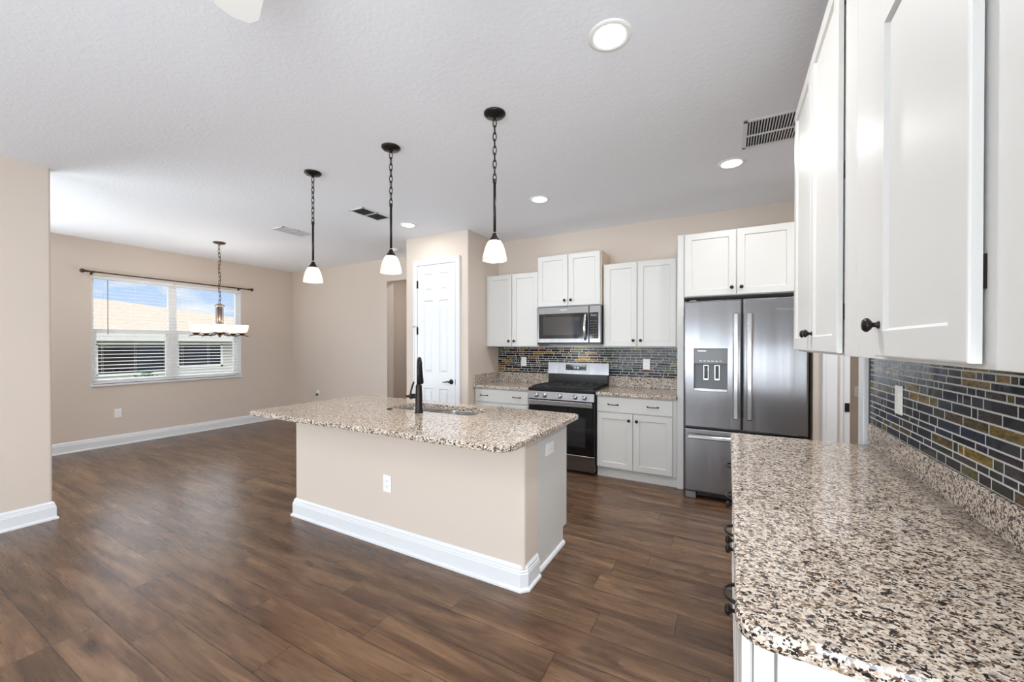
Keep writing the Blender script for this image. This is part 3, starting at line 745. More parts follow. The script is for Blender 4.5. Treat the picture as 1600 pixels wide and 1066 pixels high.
# ------------------------------------------------------------------ mosaic backsplashes
PAL = [(14, 11, 18), (16, 13, 24), (24, 15, 26), (38, 16, 28), (66, 16, 28), (34, 14, 34), (44, 48, 30), (84, 82, 44), (132, 96, 20), (140, 104, 30), (36, 46, 50), (88, 90, 64), (16, 20, 36), (12, 12, 16), (16, 12, 20), (18, 14, 22), (40, 22, 20)]
PALR = [(20, 22, 34), (16, 16, 22), (28, 32, 46), (44, 40, 40), (54, 50, 42), (84, 74, 34), (122, 98, 26), (20, 20, 28), (32, 38, 54), (16, 16, 24), (24, 22, 26), (20, 24, 38)]
def mosaic(name, label, fr, a0, a1, z0, z1, pal, seed, edge=None):
    rnd = random.Random(seed)
    t = thing(name, label, 'backsplash', fr((a0 + a1) / 2, z0, 0), 'glass mosaic backsplashes')
    m = MB(); m.fbox(fr, (a0, z0, 0), (a1, z1, .0134)); m.build('grout', M['grout'], t)
    m = MB(); z = z0 + .001; g = .0034; rows = []
    hs = [.021, .021, .030]
    while z < z1 - .010:
        h = min(rnd.choice(hs), z1 - z - .001); rows.append((z, h)); z += h + g
    for z, h in rows:
        a = a0 - rnd.uniform(0, .08)
        while a < a1:
            w = rnd.choice([.03, .045, .06, .08, .095, .115, .135, .15])
            s, e = max(a, a0 + .001), min(a + w, a1 - .001); a += w + g
            if e - s < .006: continue
            c = lin(*[max(0, min(255, v + rnd.randint(-8, 8))) for v in rnd.choice(pal)])
            rs = []
            for i, cc in ((0, .008), (0, .0125), (.0014, .0138)):
                rs.append([fr(s + i, z + i, cc), fr(e - i, z + i, cc), fr(e - i, z + h - i, cc), fr(s + i, z + h - i, cc)])
            if fr.flip < 0: rs = [r[::-1] for r in rs]
            m.loft(rs, False, True, False, True, c)
    m.build('tiles', M['tile'], t, 'tile')
    if edge is not None:
        MB().fbox(fr, edge[0], edge[1], .0015).__class__
        q = MB(); q.fbox(fr, edge[0], edge[1], .001); q.build('edge_trim', M['dtrim'], t)
    return t
frB = Frame((0, YB - .002, 0), (1, 0, 0), (0, -1, 0))
mosaic('tile_backsplash', 'multicolour glass mosaic backsplash behind the range, under the back cabinets', frB, -2.823, -.436, 1.036, 1.392, PAL, 3)
frR = Frame((XRW - .002, 0, 0), (0, -1, 0), (-1, 0, 0))
mosaic('tile_backsplash', 'dark glass mosaic backsplash on the right wall above the long counter', frR, -2.645, -.1, 1.018, 1.385, PALR, 5, ((-2.664, 1.016, 0), (-2.646, 1.388, .016)))
tr = MB(); tr.fbox(frR, (-2.646, 1.0155, .0), (-.1, 1.0195, .016))

# ------------------------------------------------------------------ range
def kitchen_range():
    x0, x1 = -2.036, -1.246; xc = (x0 + x1) / 2
    t = thing('gas_range', 'stainless gas range with black cooktop and oven glass', 'range', (xc, 4.4, 0))
    fr = Frame((0, 4.17, 0), (1, 0, 0), (0, -1, 0))
    MB().box((x0, 4.172, .03), (x1, 4.76, .90), .003).build('body', M['black'], t)
    m = MB(); m.box((x0, 4.125, .885), (x1, 4.72, .925), .008); m.box((x0 + .02, 4.15, .9245), (x1 - .02, 4.70, .928)); m.build('cooktop', M['black'], t)
    m = MB()
    poly = [(0, .885), (-.045, .885), (-.062, .802), (0, .802)]
    m.loft([[(x0 + .003, 4.17 + y, z) for y, z in poly], [(x1 - .003, 4.17 + y, z) for y, z in poly]][::-1], True, True); m.build('control_panel', M['steel'], t)
    for x in (-1.925, -1.825, xc, -1.46, -1.355):
        n = Vector((0, -1, -.2)).normalized()
        m = MB(); m.lathe([(.027, 0), (.027, .006), (.021, .010), (.019, .032), (.016, .036), (.002, .037)], (x, 4.117, .844), n, 18); m.box((x - .004, 4.072, .83), (x + .004, 4.09, .863), .002); m.build('knob', M['steel_b'], t)
    m = MB(); m.fbox(fr, (x0 + .004, .215, 0), (x1 - .004, .795, .042), .006); dr = m.build('oven_door', M['bglass'], t)
    m = MB(); m.fbox(fr, (x0 + .10, .30, .042), (x1 - .10, .62, .0435), .001); m.build('oven_window', M['mwglass'], dr)
    m = MB(); m.fbox(fr, (x0 + .014, .735, .066), (x1 - .014, .792, .092), .008)
    for x in (x0 + .03, x1 - .05): m.fbox(fr, (x, .745, .042), (x + .02, .785, .07), .002)
    m.build('handle', M['steel_b'], dr)
    m = MB(); m.fbox(fr, (x0 + .004, .035, 0), (x1 - .004, .208, .042), .006); m.build('storage_drawer', M['steel'], t)
    MB().box((x0 + .02, 4.19, .0), (x1 - .02, 4.74, .034)).build('base', M['black'], t)
    # back guard
    m = MB(); m.box((x0 + .01, 4.695, .92), (x1 - .01, 4.77, 1.05), .004); m.build('vent_riser', M['black'], t)
    m = MB(); poly = [(4.705, 1.05), (4.715, 1.19), (4.765, 1.195), (4.768, 1.05)]
    m.loft([[(x0 + .002, y, z) for y, z in poly], [(x1 - .002, y, z) for y, z in poly]], True, True); bg = m.build('back_guard', M['steel'], t)
    m = MB(); m.box((-1.79, 4.700, 1.098), (-1.53, 4.716, 1.168), .002); ds = m.build('display', M['bglass'], bg)
    for k, ch in enumerate('1230'):
        m = MB()
        x = -1.690 + k * .018 + (.006 if k > 1 else 0)
        seg = {'1': 'bc', '2': 'abged', '3': 'abgcd', '0': 'abcdef'}[ch]
        z0, w, h = 1.118, .011, .022
        S_ = {'a': ((0, h), (w, h + .002)), 'g': ((0, h / 2), (w, h / 2 + .002)), 'd': ((0, 0), (w, .002)), 'b': ((w - .002, h / 2), (w, h)), 'c': ((w - .002, 0), (w, h / 2)), 'f': ((0, h / 2), (.002, h)), 'e': ((0, 0), (.002, h / 2))}
        for q in seg:
            (a, b), (c, d) = S_[q]; m.box((x + a, 4.6992, z0 + b), (x + c, 4.7002, z0 + d))
        m.build('digit', M['display'], ds)
    for x, z in ((-1.765, 1.15), (-1.765, 1.118), (-1.735, 1.15), (-1.735, 1.118), (-1.585, 1.15), (-1.585, 1.118), (-1.555, 1.15), (-1.555, 1.118)):
        m = MB(); m.box((x - .008, 4.6992, z - .002), (x + .008, 4.7002, z + .002)); m.build('key_mark', M['mgrey'], ds)
    # grates and burners
    gx = [(x0 + .04, -1.775), (-1.765, -1.515), (-1.505, x1 - .04)]
    for a, b in gx:
        m = MB(); zz = .940
        for y in (4.17, 4.42, 4.67): m.box((a, y - .006, zz - .008), (b, y + .006, zz + .006), .002)
        for x in (a, (a + b) / 2, b): m.box((x - .006, 4.17, zz - .008), (x + .006, 4.67, zz + .006), .002)
        for x in (a, b):
            for y in (4.17, 4.67): m.box((x - .008, y - .008, .927), (x + .008, y + .008, zz), .001)
        for y in (4.295, 4.545):
            m.box((a, y - .005, zz - .006), (b, y + .005, zz + .006), .001)
        m.build('grate', M['iron'], t)
    for x, y in ((-1.885, 4.295), (-1.885, 4.545), (-1.64, 4.42), (-1.40, 4.295), (-1.40, 4.545)):
        MB().lathe([(.05, 0), (.05, .006), (.034, .008), (.034, .014), (.004, .016)], (x, y, .927), (0, 0, 1), 18).build('burner', M['iron'], t)
kitchen_range()
def emblem(parent, fr, a, b, c, text, size, ring, m):
    cu = bpy.data.curves.new('lettering', 'FONT'); cu.body = text; cu.size = size; cu.align_x = 'CENTER'; cu.align_y = 'CENTER'; cu.extrude = .0004; cu.shear = .25
    tmp = bpy.data.objects.new('tmp', cu); C.objects.link(tmp); bpy.context.view_layer.update()
    me = bpy.data.meshes.new_from_object(tmp); bpy.data.objects.remove(tmp); me.materials.clear(); me.materials.append(m)
    o = bpy.data.objects.new('lettering', me); C.objects.link(o)
    X = fr.U; Zv = Vector((0, 0, 1)); N = fr.N
    mw = Matrix((( X.x, Zv.x, N.x, 0), (X.y, Zv.y, N.y, 0), (X.z, Zv.z, N.z, 0), (0, 0, 0, 1)))
    off = Vector(); p = parent
    while p is not None: off += p.location; p = p.parent
    o.parent = parent; o.matrix_local = Matrix.Translation(Vector(fr(a, b, c)) - off) @ mw
    mb = MB(); rx, rz = ring; tl = R(20)
    pts = []
    for k in range(28):
        an = 2 * PI * k / 28; u, v = rx * math.cos(an), rz * math.sin(an)
        pts.append(fr(a + size * .35 + u * math.cos(tl) - v * math.sin(tl), b + u * math.sin(tl) + v * math.cos(tl), c))
    mb.tube(pts, .0009, 5, True); mb.build('emblem_ring', m, parent)
def microwave():
    x0, x1 = -2.046, -1.2505; yf = 4.385
    t = thing('microwave_oven', 'stainless over-the-range microwave with dark glass door', 'microwave', ((x0 + x1) / 2, yf, 1.42))
    MB().box((x0 + .002, yf + .03, 1.425), (x1 - .002, YB - .002, 1.868), .002).build('body', M['black'], t)
    fr = Frame((0, yf + .03, 0), (1, 0, 0), (0, -1, 0))
    m = MB(); m.fbox(fr, (x0, 1.437, 0), (-1.392, 1.866, .032), .006); d = m.build('door', M['steel'], t)
    m = MB(); m.fbox(fr, (x0 + .03, 1.488, .031), (-1.40, 1.785, .0335), .002); g = m.build('window', M['bglass'], d)
    m = MB(); m.fbox(fr, (x0 + .085, 1.53, .0332), (-1.50, 1.745, .0345), .001); m.build('window_mesh', M['mwglass'], g)
    m = MB(); m.tube([fr(-1.432 , 1.47 + .305 * k / 10, .034 + .030 * math.sin(PI * k / 10)) for k in range(11)], [.012, .015, .016, .017, .017, .017, .017, .017, .016, .015, .012], 10); m.build('handle', M['chrome'], d)
    emblem(d, fr, -1.70, 1.828, .0325, 'Whirlpool', .022, (.028, .011), M['plastic'])
    m = MB(); m.fbox(fr, (-1.388, 1.437, 0), (x1, 1.866, .032), .006); cp = m.build('control_panel', M['steel'], t)
    m = MB(); m.fbox(fr, (-1.384, 1.488, .031), (x1 + -.03, 1.785, .034), .002); kp = m.build('keypad', M['bglass'], cp)
    m = MB()
    for r_ in range(7):
        for c_ in range(3):
            m.fbox(fr, (-1.372 + c_ * .030, 1.505 + r_ * .030, .0338), (-1.360 + c_ * .030, 1.510 + r_ * .030, .0344))
    m.build('key_marks', M['mgrey'], kp)
    m = MB(); m.fbox(fr, (-1.37, 1.74, .0338), (-1.30, 1.762, .0343)); m.build('clock_window', M['dgrey'], kp)
    m = MB(); m.box((x0 + .004, yf + .005, 1.42), (x1 - .004, YB - .01, 1.438), .002); m.build('vent_base', M['black'], t)
    for x in (-1.9, -1.4): MB().box((x - .04, 4.5, 1.418), (x + .04, 4.56, 1.4205)).build('task_light', M['plastic'], t)
    d_ = bpy.data.lights.new('task_lamp', 'AREA'); d_.shape = 'RECTANGLE'; d_.size = .3; d_.size_y = .1; d_.energy = 0.6; d_.color = (1, .9, .75)
    o = bpy.data.objects.new('task_lamp', d_); C.objects.link(o); o.location = (-1.648, 4.62, 1.41)
microwave()
def fridge():
    x0, x1, yf = -.352, .578, 3.975
    t = thing('refrigerator', 'stainless french-door refrigerator with water dispenser and bottom freezer', 'refrigerator', ((x0 + x1) / 2, 4.4, 0))
    MB().box((x0 + .006, 4.055, .035), (x1 - .006, 4.76, 1.80), .006).build('body', M['mgrey'], t)
    fr = Frame((0, 4.05, 0), (1, 0, 0), (0, -1, 0)); T = .075
    xm = .112
    # left door with recess for the dispenser
    da0, da1, dz0, dz1 = -.272, .0, .995, 1.385
    def front(mb, a0, a1, z0, z1, hole=None):
        def ring(i, c, A0=a0, A1=a1, Z0=z0, Z1=z1): return [fr(A0 + i, Z0 + i, c), fr(A1 - i, Z0 + i, c), fr(A1 - i, Z1 - i, c), fr(A0 + i, Z1 - i, c)]
        rs = [ring(0, 0), ring(0, T - .012), ring(.003, T - .004), ring(.012, T)]
        if hole is None: mb.loft(rs, True, True); return
        h0, h1, hz0, hz1 = hole
        hr = lambda c: [fr(h0, hz0, c), fr(h1, hz0, c), fr(h1, hz1, c), fr(h0, hz1, c)]
        mb.loft(rs + [hr(T), hr(T - .055)], True, True)
    m = MB(); front(m, x0, xm - .004, .662, 1.815, (da0, da1, dz0, dz1)); dl = m.build('door', M['steel'], t)
    m = MB(); front(m, xm + .004, x1, .662, 1.815); d2 = m.build('door', M['steel'], t)
    m = MB(); front(m, x0, x1, .075, .648); fz = m.build('freezer_drawer', M['steel'], t)
    # dispenser
    m = MB(); m.fbox(fr, (da0 + .001, dz0 + .25, T - .054), (da1 - .001, dz1 - .001, T - .006), .003); dp = m.build('dispenser', M['mgrey'], dl)
    m = MB(); m.fbox(fr, (da0 + .001, dz0 + .001, T - .056), (da1 - .001, dz0 + .26, T - .048)); m.build('dispenser_niche', M['dgrey'], dl)
    m = MB(); m.fbox(fr, (da0 + .001, dz0 + .001, T - .05), (da1 - .001, dz0 + .025, T + .004), .003); m.build('drip_tray', M['steel_b'], dl)
    for a in (-.195, -.105):
        m = MB(); m.fbox(fr, (a, dz0 + .10, T - .05), (a + .045, dz0 + .24, T - .03), .003); pd = m.build('paddle', M['steel_b'], dl)
        m = MB(); m.fbox(fr, (a + .007, dz0 + .115, T - .031), (a + .038, dz0 + .232, T - .0285), .001); m.build('paddle_face', M['black'], pd)
    m = MB()
    for k in range(6): m.fbox(fr, (-.225 + k * .032, dz0 + .272, T - .0065), (-.205 + k * .032, dz0 + .278, T - .0052))
    m.fbox(fr, (-.24, dz1 - .03, T - .0065), (-.17, dz1 - .018, T - .0045)); m.build('dispenser_marks', M['plastic'], dl)
    def bar(a, z0, z1, par):
        m = MB(); m.fbox(fr, (a - .021, z0, T + .032), (a + .021, z1, T + .052), .009)
        for z in (z0 + .01, z1 - .05): m.fbox(fr, (a - .014, z, T - .001), (a + .014, z + .04, T + .035), .003)
        m.build('handle', M['steel_b'], par)
    bar(.062, .765, 1.695, dl); bar(.165, .765, 1.695, d2)
    m = MB(); m.fbox(fr, (x0 + .03, .565, T + .032), (x1 - .03, .603, T + .054), .009)
    for a in (x0 + .05, x1 - .09): m.fbox(fr, (a, .57, T - .001), (a + .04, .598, T + .035), .003)
    m.build('handle', M['steel_b'], fz)
    emblem(d2, fr, .415, 1.715, T + .001, 'Whirlpool', .03, (.038, .016), M['steel_b'])
    m = MB(); m.fbox(fr, (x0 + .01, .0, -.1), (x0 + .10, .07, .055), .008); m.build('foot_cover', M['mgrey'], t)
    m = MB(); m.fbox(fr, (x1 - .10, .0, -.1), (x1 - .01, .07, .055), .008); m.build('foot_cover', M['mgrey'], t)
    m = MB(); m.fbox(fr, (x0 + .10, .02, -.1), (x1 - .10, .072, .0)); m.build('base_grille', M['black'], t)
    m = MB()
    for a in (x0 + .04, x1 - .10): m.fbox(fr, (a, 1.80, -.02), (a + .06, 1.826, .05), .004)
    m.build('hinge_cover', M['mgrey'], t)
fridge()

# ------------------------------------------------------------------ right counter, base and upper cabinets
def right_side():
    t = thing('long_countertop', 'long speckled granite countertop along the right wall in the foreground', 'countertop', (.33, 1.75, .872))
    m = MB(); slab(m, .015, .832, XRW - .002, 2.635, [.055, .004, .004, .03], .870, .908, .010); m.build('slab', M['granite'], t)
    m = MB(); m.box((XRW - .022, .86, .908), (XRW - .002, 2.66, 1.0155), .003); m.build('upstand', M['granite'], t)
    fr = Frame((.045, 0, 0), (0, -1, 0), (-1, 0, 0))
    specs = [('white base cabinet at the near end of the long counter, one knob', .885, 1.318, [(.885, 1.315)], [1.145], [1.28]),
             ('white base cabinet under the long counter, second from its near end, with paired knobs', 1.32, 2.08, [(1.32, 1.698), (1.702, 2.08)], [1.53, 1.88], [1.662, 1.738]),
             ('white base cabinet under the long counter at its far end', 2.082, 2.62, [(2.082, 2.62)], [2.35], [2.12])]
    for lb, y0, y1, doors, pulls, knobs in specs:
        c = thing('base_cabinet', lb, 'cabinet', (.045, (y0 + y1) / 2, 0), 'white base cabinets')
        MB().box((.045, y0, .105), (XRW - .002, y1, .869), .001).build('body', M['cab'], c)
        MB().box((.115, y0, 0), (XRW - .002, y1, .105)).build('toe_kick', M['cab'], c)
        m = MB(); slabfront(m, fr, -y1 + .003, .704, -y0 - .003, .860); dr = m.build('drawer', M['cab'], c)
        for p in pulls: pull(fr, -p, .79, .02, dr, .085)
        for (a, b), k in zip(doors, knobs):
            m = MB(); shaker(m, fr, -b + .003, .112, -a - .003, .692); d = m.build('door', M['cab'], c); knob(fr, -k, .665, .02, d)
        if y0 < 1:
            m = MB(); m.box((.082, .868, 0), (XRW - .002, .8845, .869), .001); m.build('end_panel', M['cab'], c)
            m = MB(); m.box((.045, .873, .105), (.0775, .8848, .868), .001); m.build('face_stile', M['cab'], c)
    frD = Frame((.3215, 0, 0), (0, -1, 0), (-1, 0, 0))
    frU = Frame((.325, 0, 0), (0, -1, 0), (-1, 0, 0))
    for lb, y0, y1, doors, knobs in (('tall white two-door upper cabinet on the right wall, farther from the camera', 1.475, 2.545, [(2.073, 2.535), (1.606, 2.067)], [2.11, 2.03]),
                                     ('tall white single-door upper cabinet on the right wall nearest the camera', .28, 1.473, [(.82, 1.236)], [1.203])):
        c = thing('upper_cabinet', lb, 'cabinet', (.5, (y0 + y1) / 2, 1.385), 'white upper cabinets')
        m = MB(); m.box((.345, y0, 1.390), (XRW - .002, y1, 2.63)); m.box((.325, y0, 1.384), (.345, y1, 2.63), .001); m.build('body', M['cab'], c)
        for (a, b), k in zip(doors, knobs):
            m = MB(); shaker(m, frD, -b, 1.392, -a, 2.622 if a > 1.5 else 2.197, .0165); d = m.build('door', M['cab'], c); knob(frU, -k, 1.465, .02, d)
            for z in ((1.50, 1.95, 2.5) if a > 1.5 else (1.50, 2.05)):
                if a < 1.7:
                    h = MB(); h.fbox(frU, (-a - .03, z, .0), (-a - .0005, z + .05, .0034)); h.build('hinge', M['bronze'], c)
right_side()

# ------------------------------------------------------------------ lamps
def chain(mb, x, y, z0, z1, pitch=.042, r=.003, w=.010, h=.029, wob=0.0):
    n = max(1, round((z1 - z0) / pitch)); p = (z1 - z0) / n
    for k in range(n):
        zc = z0 + p * (k + .5); a = PI / 2 * (k % 2) + .35; dx = wob * math.sin(k * 1.3); pts = []
        for q in range(14):
            an = 2 * PI * q / 14; u = w * math.cos(an); v = h * math.sin(an)
            pts.append((x + dx + u * math.cos(a), y + u * math.sin(a), zc + v))
        mb.tube(pts, r, 6, True)
def point(loc, e, col, rad=.03, parent=None, name='bulb_light'):
    d = bpy.data.lights.new(name, 'POINT'); d.energy = e; d.color = col; d.shadow_soft_size = rad
    o = bpy.data.objects.new(name, d); C.objects.link(o); o.location = loc; return o
PEND = [(-1.264, 2.095, 'bronze pendant lamp with white glass shade, nearest the range end of the island'),
        (-2.138, 2.095, 'bronze pendant lamp with white glass shade, the middle one over the island'),
        (-3.022, 2.095, 'bronze pendant lamp with white glass shade, over the window end of the island')]
def pendant():
    x, y, lb = PEND[0]
    t = thing('pendant_lamp', lb, 'pendant lamp', (x, y, CEIL), 'pendant lamps over the island')
    m = MB(); m.lathe([(.067, 0), (.067, -.006), (.058, -.016), (.025, -.024), (.010, -.028), (.008, -.04)], (x, y, CEIL), (0, 0, 1), 28); cp = m.build('canopy', M['bronze'], t)
    m = MB()
    for s_ in (-1, 1): m.sphere((x + s_ * .042, y + s_ * .02, CEIL - .016), .006, 10, 6)
    m.build('screw', M['bronze'], cp)
    m = MB(); chain(m, x, y, 2.425, CEIL - .038, .043, .0032, .0105, .0285); m.build('chain', M['bronze'], t)
    m = MB(); m.cyl((x, y, 2.115), (x, y, 2.425), .0085, 12); m.lathe([(.0085, 0), (.012, .01), (.012, .02), (.006, .03)], (x, y, 2.41), (0, 0, 1), 12); m.build('stem', M['bronze'], t)
    m = MB(); m.lathe([(.008, .045), (.012, .04), (.018, .025), (.028, .010), (.034, 0), (.034, -.005)], (x, y, 2.063), (0, 0, 1), 24); m.build('shade_holder', M['bronze'], t)
    prof = [(.026, 2.062), (.038, 2.056), (.050, 2.038), (.060, 2.012), (.068, 1.982), (.0735, 1.956), (.0765, 1.938), (.0745, 1.936), (.0705, 1.956), (.065, 1.982), (.057, 2.012), (.047, 2.036), (.036, 2.052), (.026, 2.058)]
    m = MB(); m.lathe(prof, (x, y, 0), (0, 0, 1), 32, False); m.build('lamp_shade', M['shade'], t)
    m = MB(); m.sphere((x, y, 1.988), .022, 14, 10, (1, 1, 1.2)); m.cyl((x, y, 2.0), (x, y, 2.065), .012, 12); m.build('bulb', M['bulb'], t)
    return t
p0 = pendant()
for (x, y, lb) in PEND[1:]: dup(p0, (x, y, CEIL), lb)
for (x, y, lb) in PEND: point((x, y, 1.962), 5.0, (1, .95, .88), .02)
def chandelier():
    x, y = -6.235, 2.9
    t = thing('chandelier', 'five-light bronze chandelier with frosted cups hanging before the window', 'chandelier', (x, y, CEIL))
    MB().lathe([(.075, 0), (.075, -.006), (.06, -.018), (.012, -.026), (.006, -.045)], (x, y, CEIL), (0, 0, 1), 24).build('canopy', M['bronze2'], t)
    m = MB(); chain(m, x, y, 1.985, CEIL - .04, .055, .0032, .013, .036, .012); m.build('chain', M['bronze2'], t)
    m = MB(); m.lathe([(.006, 1.99), (.02, 1.985), (.062, 1.965), (.058, 1.955), (.04, 1.94)], (x, y, 0), (0, 0, 1), 20)
    m.lathe([(.030, 1.94), (.030, 1.66)], (x, y, 0), (0, 0, 1), 16)
    m.lathe([(.03, 1.67), (.055, 1.66), (.055, 1.645), (.03, 1.60), (.035, 1.56), (.02, 1.54), (.006, 1.52)], (x, y, 0), (0, 0, 1), 20); m.build('column', M['nickel'], t)
    m = MB()
    for k in range(8):
        a = 2 * PI * k / 8; m.cyl((x + .042 * math.cos(a), y + .042 * math.sin(a), 1.655), (x + .042 * math.cos(a), y + .042 * math.sin(a), 1.95), .004, 6)
    m.build('column_rods', M['bronze2'], t)
    base = math.atan2(-y, -x)
    for k in range(5):
        a = base + 2 * PI * k / 5; c, s_ = math.cos(a), math.sin(a)
        m = MB(); pr = [(.02, 1.60), (.06, 1.575), (.11, 1.548), (.17, 1.54), (.268, 1.553), (.32, 1.54), (.35, 1.53)]
        m.tube([(x + r * c, y + r * s_, z) for r, z in pr], [.009, .008, .007, .007, .007, .006, .004], 8)
        m.lathe([(.012, 0), (.03, .012), (.045, .022), (.045, .028), (.015, .03)], (x + .268 * c, y + .268 * s_, 1.55), (0, 0, 1), 16)
        am = m.build('arm', M['bronze2'], t)
        m = MB(); m.lathe([(.030, 1.582), (.052, 1.590), (.068, 1.612), (.076, 1.650), (.080, 1.692), (.077, 1.693), (.072, 1.650), (.064, 1.616), (.048, 1.596), (.026, 1.588)], (x + .268 * c, y + .268 * s_, 0), (0, 0, 1), 24, False); m.build('glass_cup', M['shade'], t)
        m = MB(); m.sphere((x + .268 * c, y + .268 * s_, 1.645), .026, 12, 8); m.build('bulb', M['bulb'], t)
    for k in range(5):
        a = base + 2 * PI * k / 5; point((x + .268 * math.cos(a), y + .268 * math.sin(a), 1.69), 2.3, (1, .95, .89), .03)
chandelier()
REC = [(-.481, 1.823, 'round recessed ceiling light nearest the camera, above the right aisle'), (.022, 3.56, 'round recessed ceiling light in front of the refrigerator, beside the large vent'),
       (-1.623, 3.541, 'round recessed ceiling light in front of the range'), (-3.346, 3.552, 'round recessed ceiling light in front of the pantry door')]
def recessed():
    x, y, lb = REC[0]
    t = thing('recessed_light', lb, 'ceiling light', (x, y, CEIL), 'round recessed ceiling lights')
    m = MB(); m.lathe([(.098, 0), (.098, -.004), (.085, -.008), (.072, -.006), (.070, .0)], (x, y, CEIL), (0, 0, 1), 36, False); m.build('trim_ring', M['plastic'], t)
    m = MB(); m.lathe([(.071, -.0045), (.05, -.0065), (.001, -.007)], (x, y, CEIL), (0, 0, 1), 36); m.build('lens', M['lamp'], t)
    return t
r0 = recessed()
for (x, y, lb) in REC[1:]: dup(r0, (x, y, CEIL), lb)
for (x, y, e) in [(REC[0][0], REC[0][1], 14.0), (REC[1][0], REC[1][1], 4.0), (REC[2][0], REC[2][1], 5.0), (REC[3][0], REC[3][1], 3.5), (-3.3, -.6, 6.0), (-.5, -.8, 6.0), (-2.0, -2.6, 6.0), (-4.4, 5.4, 5.0), (1.25, 3.3, 17.0)]:  # last ones unseen: some guessed behind the camera, both hall lamps added as fill
    d = bpy.data.lights.new('downlight_or_fill', 'AREA'); d.shape = 'DISK'; d.size = .13; d.energy = e; d.color = (1, .985, .965)
    o = bpy.data.objects.new('downlight_or_fill', d); C.objects.link(o); o.location = (x, y, CEIL - .012)

# ------------------------------------------------------------------ ceiling fittings
def vent(label, x0, x1, y0, y1, duct, n, bars, name='ceiling_vent'):
    """slats run along y, spaced along x; bars split the y run"""
    t = thing(name, label, 'vent', ((x0 + x1) / 2, (y0 + y1) / 2, CEIL), 'ceiling vents')
    f = .026; z = CEIL
    m = MB()
    for a in ((x0, y0, x1, y0 + f), (x0, y1 - f, x1, y1), (x0, y0, x0 + f, y1), (x1 - f, y0, x1, y1)): m.box((a[0], a[1], z - .007), (a[2], a[3], z - .0005), .002)
    m.build('frame', M['grill'], t)
    MB().box((x0 + f, y0 + f, z - .0035), (x1 - f, y1 - f, z - .0008)).build('backing', M[duct], t)
    m = MB(); 
    for k in range(n):
        x = x0 + f + (x1 - x0 - 2 * f) * (k + .5) / n; w = (x1 - x0 - 2 * f) / n
        m.add([(x - w * .05, y0 + f, z - .001), (x + w * .28, y0 + f, z - .010), (x + w * .40, y0 + f, z - .010), (x + w * .07, y0 + f, z - .001), (x - w * .05, y1 - f, z - .001), (x + w * .28, y1 - f, z - .010), (x + w * .40, y1 - f, z - .010), (x + w * .07, y1 - f, z - .001)],
              [(0, 1, 5, 4), (1, 2, 6, 5), (2, 3, 7, 6), (0, 3, 2, 1), (4, 5, 6, 7)])
    for b in bars: m.box((x0 + f, b - .006, z - .011), (x1 - f, b + .006, z - .001))
    m.build('louvres', M['grill'], t)
vent('large white return vent with dark slots, partly behind the tall cabinet', .085, .62, 2.925, 3.335, 'ventdark', 30, [3.14])
def register(label, xc, yc, w, l, duct):
    t = thing('ceiling_vent', label, 'vent', (xc, yc, CEIL), 'ceiling vents'); z = CEIL; f = .022
    x0, x1, y0, y1 = xc - w / 2, xc + w / 2, yc - l / 2, yc + l / 2; m = MB()
    for a in ((x0, y0, x1, y0 + f), (x0, y1 - f, x1, y1), (x0, y0, x0 + f, y1), (x1 - f, y0, x1, y1), (x0, yc - .012, x1, yc + .012)): m.box((a[0], a[1], z - .008), (a[2], a[3], z - .0005), .002)
    m.build('frame', M['grill'], t)
    MB().box((x0 + f, y0 + f, z - .0035), (x1 - f, y1 - f, z - .0008)).build('backing', M[duct], t)
    m = MB(); n = 9
    for k in range(n):
        x = x0 + f + (w - 2 * f) * (k + .5) / n; q = (w - 2 * f) / n
        m.add([(x - q * .4, y0 + f, z - .002), (x + q * .15, y0 + f, z - .009), (x + q * .15, y1 - f, z - .009), (x - q * .4, y1 - f, z - .002), (x - q * .4, y0 + f, z - .003), (x + q * .15, y0 + f, z - .010), (x + q * .15, y1 - f, z - .010), (x - q * .4, y1 - f, z - .003)],
              [(0, 1, 2, 3), (7, 6, 5, 4), (0, 3, 7, 4), (1, 0, 4, 5), (2, 1, 5, 6), (3, 2, 6, 7)])
    m.build('louvres', M['pale' if duct == 'pale' else 'ventgray'], t)
register('grey double ceiling register near the middle pendant', -3.42, 3.055, .22, .40, 'ventmid')
register('pale double ceiling register nearer the dining window', -4.815, 3.06, .24, .40, 'pale')
sd = thing('smoke_detector', 'white round smoke detector on the ceiling before the hallway opening', 'smoke detector', (-4.36, 4.36, CEIL))
MB().lathe([(.07, 0), (.07, -.008), (.062, -.012), (.060, -.030), (.045, -.038), (.001, -.038)], (-4.36, 4.36, CEIL), (0, 0, 1), 24).build('housing', M['plastic'], sd)
MB().lathe([(.026, -.037), (.024, -.041), (.001, -.041)], (-4.36, 4.36, CEIL), (0, 0, 1), 16).build('test_button', M['grill'], sd)

